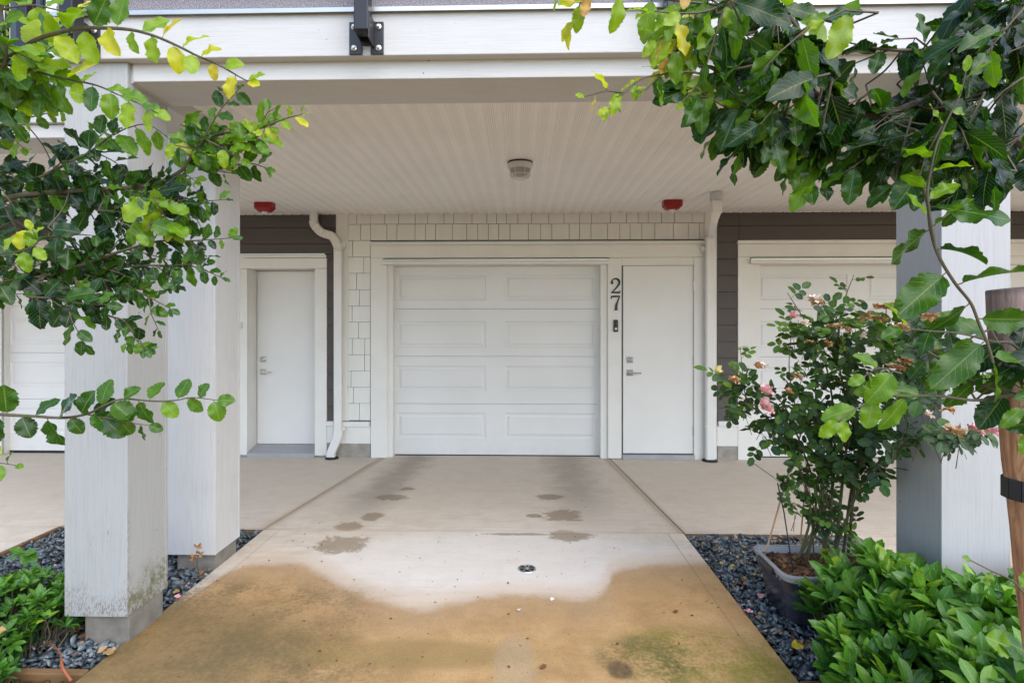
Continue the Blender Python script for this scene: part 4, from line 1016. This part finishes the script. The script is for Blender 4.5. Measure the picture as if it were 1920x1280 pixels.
T.fill([(1640, 200), (1920, 190), (1920, 400), (1840, 350), (1700, 310)], 17, 1.0, 1.28, 230, .094, .036, .16, .36, .6, .13, .5, **K)
T.fill([(1810, 0), (1920, 0), (1920, 200), (1850, 190), (1800, 110)], 19, 1.0, 1.3, 215, .094, .036, .18, .40, .6, .13, .5, **K)
T.fill([(1400, 150), (1560, 150), (1600, 240), (1470, 240)], 6, 1.0, 1.1, 230, .088, .036, .28, .44, .8, .11, .5, **K)
T.fill([(1560, 0), (1620, 10), (1560, 40)], 1, 1.0, 1.05, 200, .08, .03, .6, .68, .6, .10, .9, **K)
T.fill([(1310, 190), (1440, 215), (1480, 285), (1400, 265)], 6, 1.05, 1.15, 240, .090, .034, .36, .50, 1.0, .10, .35, **K)
# hanging leaf tails along the lower edge
for (px, py) in [(1480, 320), (1520, 345), (1600, 330), (1590, 300), (1650, 330), (1440, 290)]:
    B([(px+30, py-90), (px+15, py-40), (px, py)], 1.1, 1.1, .002, .001, .092, .030, .32, .46, 1.2, 0, 0, face=.6, **K)
# pale upright shoot
B([(1752, 455), (1742, 400), (1739, 360), (1745, 320), (1757, 270), (1778, 222), (1800, 178), (1811, 135)], 1.0, .96, .0026, .0012, .062, .026, .60, .70, -.05, .05, 0, face=.45, Lend=.5, W=.45, tv=.04)
# long hanging shoot with large olive leaves
B([(1730, 350), (1740, 385), (1745, 430), (1760, 480), (1790, 530), (1820, 568), (1835, 605), (1850, 640), (1862, 680)], 1.0, 1.02, .0030, .0024, .088, .037, .48, .54, .05, .05, 0, face=.55, Lend=1.0, W=.55, tv=.05, spread=1.4)
B([(1960, 730), (1905, 650), (1860, 640), (1800, 625), (1740, 620), (1690, 615)], 1.05, 1.0, .003, .001, .072, .040, .40, .50, .3, 0, 0, .08, .8, W=.6)
B([(1960, 730), (1900, 740), (1850, 725), (1800, 700), (1750, 665), (1720, 650)], 1.1, 1.02, .005, .0015, .078, .038, .30, .42, .4, 0, 1, .08, .7, W=.6)
B([(1900, 740), (1830, 750), (1760, 742), (1700, 742), (1650, 742), (1600, 770), (1570, 790)], 1.05, 1.0, .003, .001, .066, .036, .45, .66, .5, .45, 0, face=1.0, Lend=.7, W=.62, tv=.03)
B([(1690, 700), (1650, 690), (1620, 705)], 1.0, 1.0, .0015, .001, .058, .030, .58, .62, .4, face=1.0, W=.65, tv=.03)
T.fill([(1790, 600), (1850, 640), (1880, 740), (1820, 790), (1760, 770)], 4, 1.0, 1.2, 190, .09, .036, .32, .44, .3, .12, .7, **K)
T.fill([(1930, 640), (1990, 640), (1990, 800), (1930, 760)], 3, 1.0, 1.1, 200, .09, .036, .42, .5, .3, .12, .7, **K)
B([(1935, 1130), (1900, 1090), (1860, 1070), (1820, 1050)], .95, .95, .002, .001, .030, .06, .6, .62, .5, 0, 0, face=1.0)
B([(1960, 1230), (1925, 1225), (1895, 1215)], .95, .93, .0022, .0015, .055, .08, .60, .60, .2, 0, 0, face=1.0, W=.8, Lend=1.0)
T.wood.build('trunk', 'bark', rt, smooth=True); T.twig.build('twigs', 'twig', rt, smooth=True)
T.L.build('leaves', 'treeleaf', rt)
# stake with strap
ys = 1.18
sa, sb = wp(1886, 541, ys), wp(1952, 1130, ys); dirv = (sb-sa); base = sa+dirv*((-.1-sa.z)/dirv.z)
st = thing('stake', 'weathered round wooden tree stake with dark top at the right edge', 'stake', (base.x, base.y, 0))
m = MB(); pts = [base.lerp(sa, k/24) for k in range(25)]
m.tube(pts, [.037+R.uniform(-.0008, .0008) for _ in pts[:-1]]+[.033], 20); m.build('post', 'stake', st, bevel=.003, smooth=True)
zs = wp(1900, 915, ys).z; cc = base.lerp(sa, (zs-base.z)/(sa.z-base.z))
sp_ = MB(); ring = []
for k in range(10, 27):
    q = math.pi*2*k/32-.9; ring.append((cc.x+.0405*math.cos(q)*1.0, cc.y+.0405*math.sin(q)))
# closed band: wraps the stake's left side and runs to the trunk
path = [(1.775, 1.345), (cc.x+.02, cc.y+.042), (cc.x-.012, cc.y+.040), (cc.x-.034, cc.y+.022), (cc.x-.0405, cc.y-.004), (cc.x-.034, cc.y-.024), (cc.x-.012, cc.y-.040), (cc.x+.02, cc.y-.043), (1.775, 1.25)]
for i in range(len(path)-1):
    (xa, ya), (xb, yb_) = path[i], path[i+1]; l = math.hypot(xb-xa, yb_-ya); nx, ny = (yb_-ya)/l*.003, -(xb-xa)/l*.003
    sp_.hexa([(xa, ya, zs-.021), (xb, yb_, zs-.021), (xb+nx, yb_+ny, zs-.021), (xa+nx, ya+ny, zs-.021)], [(xa, ya, zs+.021), (xb, yb_, zs+.021), (xb+nx, yb_+ny, zs+.021), (xa+nx, ya+ny, zs+.021)])
tie = thing('tree_tie', 'black rubber strap nailed round the wooden stake', 'tree tie', (cc.x, cc.y, zs)); sp_.build('strap', 'rubber', tie)
MB().lathe((cc.x-.020, cc.y-.044, zs), [(.006, .003), (.006, -.002), (.003, -.003)], 12, 'y').build('nail', 'zinc', tie)

# ---------------------------------------------------------------- rose bush in a plastic tub
tx0, tx1, ty0, ty1, tz = 1.315, 1.88, 2.80, 3.22, .27
tub = thing('plastic_tub', 'clear plastic storage tub of soil standing on the slate chips', 'tub', ((tx0+tx1)/2, (ty0+ty1)/2, .01))
def rrect(x0, x1, y0, y1, r, z, n=5):
    out = []
    for (cx_, cy_, a0) in ((x1-r, y1-r, 0), (x0+r, y1-r, 90), (x0+r, y0+r, 180), (x1-r, y0+r, 270)):
        for k in range(n+1):
            q = math.radians(a0+90*k/n); out.append((cx_+r*math.cos(q), cy_+r*math.sin(q), z))
    return out
def loft(m, rings):
    n = len(rings[0]); n0 = len(m.v)
    for r_ in rings: m.v += r_
    for i in range(len(rings)-1):
        for k in range(n): m.f.append((n0+i*n+k, n0+i*n+(k+1) % n, n0+(i+1)*n+(k+1) % n, n0+(i+1)*n+k))
    return n0, n
def rr(ins, z, r=.06): return rrect(tx0+ins, tx1-ins, ty0+ins, ty1-ins, r, z)
m = MB(); n0, n = loft(m, [rr(.055, .008, .05), rr(.050, .012), rr(.020, tz-.04), rr(.016, tz-.005), rr(.022, tz-.005, .055), rr(.030, tz-.06, .05), rr(.035, .16, .05)])
m.f.append(tuple(range(n0, n0+n)))
m.build('body', 'tub', tub, smooth=True)
m = MB(); loft(m, [rr(.010, tz-.022), rr(0, tz-.022), rr(-.002, tz-.004), rr(.004, tz), rr(.016, tz), rr(.020, tz-.008)]); 
for k in range(9):
    yy = ty0+.07+k*.035
    m.box(tx0+.004, tx0+.012, yy, yy+.003, tz-.045, tz-.02)
for k in range(12):
    xx = tx0+.07+k*.038; m.box(xx, xx+.003, ty0+.004, ty0+.012, tz-.045, tz-.02)
m.build('rim', 'tubrim', tub, smooth=True)
Box(tx0-.014, tx0+.006, ty0+.12, ty1-.12, tz-.04, tz-.010).build('handle', 'black', tub, bevel=.005)
sm = MB(); loft_n = rr(.034, .222, .05); sm.add(loft_n, [tuple(range(len(loft_n)))])
sm.build('soil', 'soil', tub)
pm = np.stack([NR.uniform(tx0+.05, tx1-.05, 1500), NR.uniform(ty0+.05, ty1-.05, 1500), NR.uniform(.218, .236, 1500)], -1)
o = chips('bark_chips', pm, .014, 'mulch', .3, .35, 1.8, parent=tub); o['kind'] = 'stuff'

rb = thing('rose_bush', 'tall rose bush with pink, yellow and dried blooms growing in the plastic tub', 'rose bush', (1.55, 3.0, .22))
T = Plant(); W_ = MB()
def pin(p, d, L, tint):      # pinnate leaf of five leaflets
    d = Vector(d).normalized(); nn = (Vector((0, -.45, .8))+rv(.35)); nn = (nn-d*nn.dot(d)).normalized(); s_ = d.cross(nn).normalized()
    T.twig.tube([p, p+d*L*.55, p+d*L+Vector((0, 0, -.1*L))], [.0012, .001, .0007], 4, False)
    for (f, sd) in ((.35, 1), (.38, -1), (.72, 1), (.75, -1), (1.0, 0)):
        q = p+d*L*f; ax = (d*(.35 if sd else 1)+s_*sd*.9+Vector((0, 0, -.12))+rv(.12))
        T.L.add(q, ax, nn+rv(.22), L*R.uniform(.46, .70)*(1.15 if sd == 0 else 1), .66, tint+R.gauss(0, .12), R.uniform(0, .2), R.uniform(0, .3), .02)
def rY(px): # the bush leans forward towards the right, round the column
    return 2.98 if px < 1600 else max(2.28, 2.98-(px-1600)*.0046)
def cane(ctrl, r0=.005, r1=.002, n=6, t0=.3, t1=.45, L=.085, Y=None, start=.25, split=0):
    k = len(ctrl); c3 = []
    for i, c in enumerate(ctrl): c3.append(wp(c[0], c[1], (Y if Y else rY(c[0]))+(c[2] if len(c) > 2 else 0)))
    pts = curve_pts(c3, 5); W_.tube(pts, [r0+(r1-r0)*i/(len(pts)-1) for i in range(len(pts))], 7)
    al = arclen(pts)
    for j in range(n):
        f = start+(1-start)*(j+.6)/n; p, t = at_len(pts, al, f*al[-1]); q = R.uniform(0, 6.28)
        d = (t*.5+Vector((math.cos(q), math.sin(q)*.8, R.uniform(-.35, .35)))).normalized(); pin(p, d, L*R.uniform(.75, 1.15), t0+(t1-t0)*f)
    return pts
b0 = (1540, 1040)
cane([(1500, 1040), (1520, 960), (1500, 880), (1450, 800), (1400, 745), (1352, 700)], .007, .002, 12, .3, .6)
cane([(1515, 1045), (1530, 930), (1500, 830), (1470, 760), (1425, 720)], .007, .002, 12, .25, .4)
cane([(1400, 760), (1393, 710), (1388, 650)], .003, .0012, 7, .45, .7, .07, start=0)
cane([(1545, 1045), (1560, 930), (1565, 800), (1550, 690), (1520, 620), (1476, 548)], .008, .0018, 12, .3, .45)
cane([(1565, 1040), (1580, 900), (1590, 780), (1570, 660), (1582, 570), (1601, 515)], .009, .0015, 16, .3, .5, .075)
cane([(1580, 1045), (1600, 900), (1640, 780), (1650, 680), (1660, 600), (1662, 580)], .008, .002, 12, .25, .4)
cane([(1590, 1040), (1610, 880), (1680, 760), (1720, 680), (1745, 600)], .008, .002, 12, .2, .35)
cane([(1560, 1045), (1620, 900), (1700, 830), (1790, 815), (1860, 815)], .007, .002, 12, .2, .35)
cane([(1545, 1045), (1540, 900), (1530, 760), (1530, 640), (1535, 565)], .007, .002, 10, .25, .4)
cane([(1500, 800), (1480, 700), (1485, 610)], .004, .0015, 8, .4, .7)
for k in range(9):
    a_ = R.uniform(1470, 1580); cane([(1540+R.uniform(-50, 40), 1045), (a_*.5+772, 960), (a_, R.uniform(860, 900))], .004, .0015, 4, .3, .5, .07)
def rfill(poly, n, t0, t1, L=.085, dY=.18):
    xs = [p[0] for p in poly]; ysp = [p[1] for p in poly]; c = 0
    while c < n:
        px, py = R.uniform(min(xs), max(xs)), R.uniform(min(ysp), max(ysp)); ins = False; j = len(poly)-1
        for i in range(len(poly)):
            if (poly[i][1] > py) != (poly[j][1] > py) and px < (poly[j][0]-poly[i][0])*(py-poly[i][1])/(poly[j][1]-poly[i][1])+poly[i][0]: ins = not ins
            j = i
        if not ins: continue
        c += 1; p = wp(px, py, rY(px)+R.uniform(-dY, dY)); d = (rv(1)+Vector((0, 0, .3))).normalized()
        pin(p, d, L*R.uniform(.7, 1.15), R.uniform(t0, t1))
        if c % 4 == 0: W_.tube([p, p-Vector((R.uniform(-.04, .04), R.uniform(-.04, .04), .10))], [.0012, .0018], 5, False)
rfill([(1480, 640), (1560, 600), (1640, 610), (1740, 650), (1750, 740), (1700, 820), (1600, 860), (1500, 850), (1440, 800), (1420, 750), (1500, 720)], 135, .18, .52)
rfill([(1470, 600), (1540, 580), (1650, 600), (1660, 660), (1560, 690), (1475, 680)], 60, .4, .75, .08)
rfill([(1560, 690), (1640, 690), (1650, 780), (1560, 800)], 30, .3, .6, .085)
rfill([(1380, 690), (1460, 740), (1560, 760), (1540, 870), (1440, 850), (1380, 800), (1350, 720)], 50, .22, .52)
rfill([(1560, 820), (1680, 800), (1680, 860), (1600, 900), (1500, 890)], 46, .15, .35)
rfill([(1450, 880), (1600, 860), (1610, 960), (1570, 1010), (1470, 960)], 20, .25, .6, .075, .12)
rfill([(1530, 980), (1610, 940), (1620, 1010), (1560, 1040)], 9, .4, .7, .075, .08)
rfill([(1680, 600), (1760, 600), (1790, 700), (1720, 800)], 34, .2, .35, .075, .1)
rfill([(1640, 800), (1800, 800), (1850, 830), (1750, 860)], 16, .15, .3, .075, .08)
W_.add(T.twig.v, T.twig.f); W_.build('stems', 'stem', rb, smooth=True)
T.L.build('leaves', 'roseleaf', rb, nu=7, nv=5, pa=.6, pb=.6, ser=.05, kser=4)
# blooms
def bloom(px, py, r_, mat, dry=0.0, Y=None):
    r_ *= 1.0
    c = wp(px, py, (Y or rY(px)-.24)); m = MB(); npet = 14 if dry < .5 else 13; tl = Vector((R.uniform(-.5, .5), R.uniform(-.7, .0), R.uniform(-.2, .3)))*.8
    for k in range(npet):
        lay = k % 3; q = k*2.4; open_ = (.35+.33*lay)*(1+dry*.5); l = r_*(1.05-.12*lay)
        d = Vector((math.cos(q)*math.sin(open_), math.sin(q)*math.sin(open_), math.cos(open_)*(1-dry*.9)-dry*.35))
        d = (d.normalized()+rv(.28*dry)+tl).normalized()
        s_ = Vector((-math.sin(q), math.cos(q), 0)); nn = d.cross(s_).normalized()
        vs = []
        for i in range(4):
            u = i/3; wdt = r_*(.22+.55*math.sin(math.pi*min(.85, u*.8+.1)))*(1-dry*.45)
            for v in (-1, -.33, .33, 1):
                bend = nn*(.28*r_*u*u)*(-1 if lay == 2 else .35)+nn*(abs(v)**2*.22*r_)
                vs.append(c+d*l*u+s_*v*wdt*.62+bend+rv(.04*r_*(1+dry*2))*u)
        m.add(vs, [(i*4+j, i*4+j+1, (i+1)*4+j+1, (i+1)*4+j) for i in range(3) for j in range(3)])
    o = bpy.data.objects.new('rose_flower', None)
    off = parent_world(rb); me = bpy.data.meshes.new('rose_flower'); me.from_pydata([tuple(Vector(v)-c) for v in m.v], [], m.f); me.materials.append(M[mat])
    me.polygons.foreach_set('use_smooth', [True]*len(me.polygons))
    o = bpy.data.objects.new('rose_flower', me); C.objects.link(o); o.parent = rb; o.location = c-off
    o['label'] = {'pink': 'pink rose bloom', 'yellow': 'pale yellow rose bloom', 'tan': 'dried tan rose bloom', 'orange': 'withered orange rose bloom', 'cream': 'faded cream rose bloom'}[mat]
for a_ in [(1487, 597, .036, 'pink', 0), (1529, 562, .038, 'cream', .7), (1534, 568, .028, 'orange', .9), (1661, 576, .040, 'orange', .9), (1626, 592, .034, 'tan', .8), (1648, 596, .034, 'tan', .9), (1343, 697, .034, 'yellow', .1), (1420, 690, .028, 'orange', .3), (1428, 686, .026, 'cream', .6),
           (1438, 738, .044, 'pink', .35), (1430, 762, .046, 'pink', .1), (1440, 770, .036, 'pink', .4), (1688, 617, .034, 'cream', .7), (1694, 614, .026, 'orange', .6), (1745, 592, .030, 'tan', .8), (1744, 656, .028, 'orange', .8), (1566, 612, .032, 'tan', .8), (1586, 616, .026, 'tan', .9),
           (1511, 610, .028, 'cream', .5), (1614, 632, .028, 'cream', .3), (1494, 707, .030, 'tan', .8), (1376, 712, .028, 'orange', .7), (1683, 686, .030, 'orange', .9), (1697, 676, .028, 'orange', .8), (1480, 735, .022, 'orange', .6), (1553, 645, .024, 'orange', .7), (1517, 640, .020, 'orange', .8),
           (1789, 812, .038, 'tan', .7), (1833, 808, .032, 'pink', .6), (1862, 812, .028, 'pink', .6), (1776, 768, .026, 'orange', .7), (1742, 780, .022, 'cream', .5)]:
    bloom(*a_)
# plant supports pushed into the tub soil
setp(MB().tube([wp(1437, 1030, 3.02), wp(1480, 880, 3.06), wp(1512, 780, 3.08)], .0045, 8).build('garden_cane', 'bamboo', None), 'thin bamboo cane leaning in the plastic tub', 'cane')
setp(MB().tube([wp(1487, 1072, 2.92), wp(1470, 960, 2.94), wp(1458, 905, 2.96)], .0035, 8).build('garden_cane', 'rubber', None), 'thin black plant stake in the plastic tub', 'plant stake')
setp(MB().tube([wp(1500, 1020, 3.06), wp(1520, 800, 3.1)], .004, 8).build('garden_cane', 'bamboo', None), 'bamboo cane standing upright among the rose stems', 'cane')

# ---------------------------------------------------------------- low shrubs
def whorl(Lv, tw, p, up, L, W, n, tint, openv=1.0, wave=.015):
    up = Vector(up).normalized(); a_ = up.orthogonal().normalized(); b_ = up.cross(a_); ph = R.uniform(0, 6.28)
    for k in range(n):
        q = ph+2*math.pi*k/n+R.uniform(-.25, .25); el_ = R.uniform(.35, 1.15)*openv if k < n-2 else R.uniform(.1, .45)
        d = (a_*math.cos(q)+b_*math.sin(q))*math.sin(el_+.25)+up*math.cos(el_+.25)
        Lv.add(p+d*.004, d, up*1.0-d*.2+rv(.12), L*R.uniform(.7, 1.12), W*R.uniform(.85, 1.15), tint+R.gauss(0, .08), R.uniform(.05, .35), R.uniform(.15, .5), wave)
def shrub(name, label, cat, loc, pts, L, W, n, t0, t1, **bk):
    t = thing(name, label, cat, loc); Lv = Leaves(); tw = MB()
    for (p, up, f) in pts:
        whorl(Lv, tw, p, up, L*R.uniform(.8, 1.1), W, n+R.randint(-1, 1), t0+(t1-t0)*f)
        b_ = Vector((p.x*.9+loc[0]*.1, p.y*.9+loc[1]*.1, -.02)); mid = (p+b_)/2+rv(.02)
        tw.tube([p, mid, b_], [.0018, .003, .004], 5, False)
    tw.build('stems', 'twig', t); Lv.build('leaves', 'shrubleaf', t, **bk)
    return t
def canopy(x0, x1, y0, y1, n, zf, excl=lambda x, y: False, levels=2):
    out = []
    while len(out) < n:
        x_, y_ = R.uniform(x0, x1), R.uniform(y0, y1)
        if excl(x_, y_): continue
        h = zf(x_, y_)
        if h <= .02: continue
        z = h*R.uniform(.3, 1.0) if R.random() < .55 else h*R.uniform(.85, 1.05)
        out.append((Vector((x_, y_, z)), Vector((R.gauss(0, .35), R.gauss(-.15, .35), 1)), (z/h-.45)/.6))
    return out
def zr(x_, y_):
    e = min(1, max(0, (x_-XR-.03-max(0, y_-2.25)*.38)/.28)); e2 = min(1, max(0, (2.86-y_)/.15)) if x_ < 1.9 else min(1, max(0, (2.62-y_)/.15))
    e3 = 1
    return (.14+.28*e**.6+.05*math.sin(x_*7+1)*math.cos(y_*6))*e2*(1 if e > 0 else 0)
ex = lambda x_, y_: (y_ > 2.50 and x_ > c3l-.05) or (y_ > 2.74 and x_ > 1.27)
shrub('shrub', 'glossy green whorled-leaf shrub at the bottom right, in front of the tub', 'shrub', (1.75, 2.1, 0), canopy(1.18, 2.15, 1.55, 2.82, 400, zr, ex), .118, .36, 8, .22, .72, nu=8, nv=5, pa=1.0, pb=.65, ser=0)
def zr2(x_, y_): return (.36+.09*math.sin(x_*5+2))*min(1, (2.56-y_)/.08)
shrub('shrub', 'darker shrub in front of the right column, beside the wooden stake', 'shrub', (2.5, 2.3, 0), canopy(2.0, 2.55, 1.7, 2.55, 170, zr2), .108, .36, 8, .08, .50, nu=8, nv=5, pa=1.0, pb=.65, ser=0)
def zl(x_, y_):
    e = min(1, max(0, (-2.13-x_)/.30)); e4 = min(1, max(0, (2.98-y_)/.2))
    v = (.07+.21*e**.8+.035*math.sin(x_*9)*math.cos(y_*8))*e4
    gap = math.hypot((x_+2.03)/.20, (y_-2.46)/.16)
    return v if gap > 1 and e > .02 else 0
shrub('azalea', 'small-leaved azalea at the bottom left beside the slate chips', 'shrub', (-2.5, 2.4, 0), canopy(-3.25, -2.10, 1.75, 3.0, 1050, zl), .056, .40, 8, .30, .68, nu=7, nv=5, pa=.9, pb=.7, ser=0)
# a seedling with rounder leaves over the chips
sd = thing('seedling', 'bright green seedling above the azalea at the far left', 'seedling', tuple(gp(40, 1120)))
Lv = Leaves(); tw = MB()
q0 = gp(30, 1130); q1 = wp(45, 1035, q0.y); tw.tube([q0, q1], .002, 5)
for (dx, dz, l) in ((.06, .012, .085), (.075, -.028, .10), (-.03, .02, .07), (.03, -.05, .08), (-.06, -.02, .08)): Lv.add(q1, (dx, -.02, dz), (0, -.5, .8), l, .62, .62, .1, .15, .04)
tw.build('stem', 'stem', sd); Lv.build('leaves', 'shrubleaf', sd)
# dried seed heads between the columns
sdh = thing('dried_weed', 'thin dried weed with orange heads between the left columns', 'weed', tuple(gp(375, 1095)))
g0 = gp(378, 1090); tw = MB(); Lv = Leaves()
for (px, py) in ((370, 1025), (374, 1038), (362, 1045)):
    e = wp(px, py, g0.y-.05); tw.tube(curve_pts([g0, (g0+e)/2+Vector((-.02, 0, .02)), e], 4), .0013, 5)
    for k in range(7): Lv.add(e, rv(1), rv(1), .028, .5, R.uniform(.2, .7), .3, .4, .05)
tw.build('stems', 'twig', sdh); Lv.build('heads', 'deadleaf', sdh)

# ---------------------------------------------------------------- fallen leaves and petals
def fallen(name, px, py, L, tint, label, cat, z=.012, mat='deadleaf', W=.6, group=None):
    Lv = Leaves(); a_ = R.uniform(0, 6.28); p = gp(px, py, z); Lv.add(Vector((0, 0, 0)), (math.cos(a_), math.sin(a_), .05), (R.uniform(-.3, .3), -.3, 1), L, W, tint, -.12, .35, .08)
    o = Lv.build(name, mat, None); o.location = p; return setp(o, label, cat, group)
fallen('fallen_leaf', 72, 1073, .045, .92, 'small yellow fallen leaf on the slate chips by the azalea', 'leaf', .02)
fallen('fallen_leaf', 104, 1101, .085, .45, 'curled orange brown fallen leaf against the nearest left column', 'leaf', .02)
fallen('fallen_leaf', 12, 1180, .060, .62, 'pale brown leaf lying on the azalea', 'leaf', .22)
fallen('fallen_leaf', 200, 1218, .075, .7, 'tan fallen leaf at the left edge of the driveway', 'leaf', .012)
fallen('fallen_leaf', 375, 1078, .060, .4, 'brown fallen leaf on the chips behind the nearest left column', 'leaf', .02)
fallen('fallen_leaf', 325, 1108, .050, .75, 'tan fallen leaf in the chips beside the footing', 'leaf', .02)
fallen('fallen_leaf', 1502, 1207, .075, .97, 'yellow fallen leaf in front of the plastic tub', 'leaf', .03)
fallen('fallen_leaf', 1262, 1147, .03, .1, 'small dark fallen leaf on the right of the driveway', 'leaf', .006)
fallen('fallen_leaf', 1012, 1252, .035, .1, 'dark brown leaf scrap low in the middle of the driveway', 'leaf', .006)
N = NT('rose_petal'); N.base(N.ramp(N.noise(N.pos(), 30), [(.4, (.75, .55, .5)), (.6, (.8, .25, .32))]), .6); M['petal'] = N.m
fallen('fallen_petal', 1395, 1143, .05, .5, 'pink rose petal on the slate chips beside the driveway edge', 'petal', .015, 'petal', .8)
fallen('fallen_petal', 335, 1120, .035, .5, 'pink petal on the chips between footing and driveway', 'petal', .02, 'petal', .8)
fallen('fallen_petal', 1424, 1120, .04, .5, 'pale petal on the chips next to the tub', 'petal', .02, 'petal', .8)
fallen('fallen_petal', 1033, 1125, .026, .5, 'white petal on the driveway below the drain', 'petal', .006, 'trim', .8)
fallen('fallen_petal', 971, 1141, .026, .5, 'white petal on the driveway left of the other white one', 'petal', .006, 'trim', .8)
Lv = Leaves()
for _ in range(260):
    px, py = R.uniform(1300, 1520), R.uniform(1010, 1230); p = gp(px, py, .012)
    if p.x > XR+.04 and p.y > YB+.04 and not (p.x > tx0-.03 and ty0-.03 < p.y < ty1+.03): Lv.add(p, (R.gauss(0, 1), R.gauss(0, 1), .1), (0, -.3, 1), R.uniform(.012, .035), .6, R.uniform(.2, .85), -.1, .4, .1)
for _ in range(60):
    px, py = R.uniform(40, 420), R.uniform(1030, 1230); p = gp(px, py, .012)
    if p.x < XL-.03 and p.y > YB-.3: Lv.add(p, (R.gauss(0, 1), R.gauss(0, 1), .1), (0, -.3, 1), R.uniform(.015, .05), .6, R.uniform(0, .7), -.1, .4, .1)
for _ in range(190):
    x_, y_ = R.uniform(XL+.05, XR-.05), R.uniform(2.2, 4.0) if R.random() < .85 else R.uniform(4, 6.2)
    Lv.add(Vector((x_, y_, .003)), (R.gauss(0, 1), R.gauss(0, 1), .05), (0, 0, 1), R.uniform(.005, .020), R.uniform(.25, .7), R.uniform(0, .15), -.1, .3, .05)
setp(Lv.build('leaf_litter', 'deadleaf', None, nu=4, nv=3), 'scattered dry leaf scraps and petals on chips and driveway', None, None, 'stuff')
setp(MB().tube(curve_pts([gp(88, 1200, .03), gp(112, 1222, .06), gp(117, 1250, .05), gp(133, 1275, .0)], 5), [.003]*8+[.006]*8, 7).build('fallen_twig', simple('orange_bark', (.34, .10, .04), .6), None), 'curved orange brown twig at the bottom left of the driveway', 'twig')
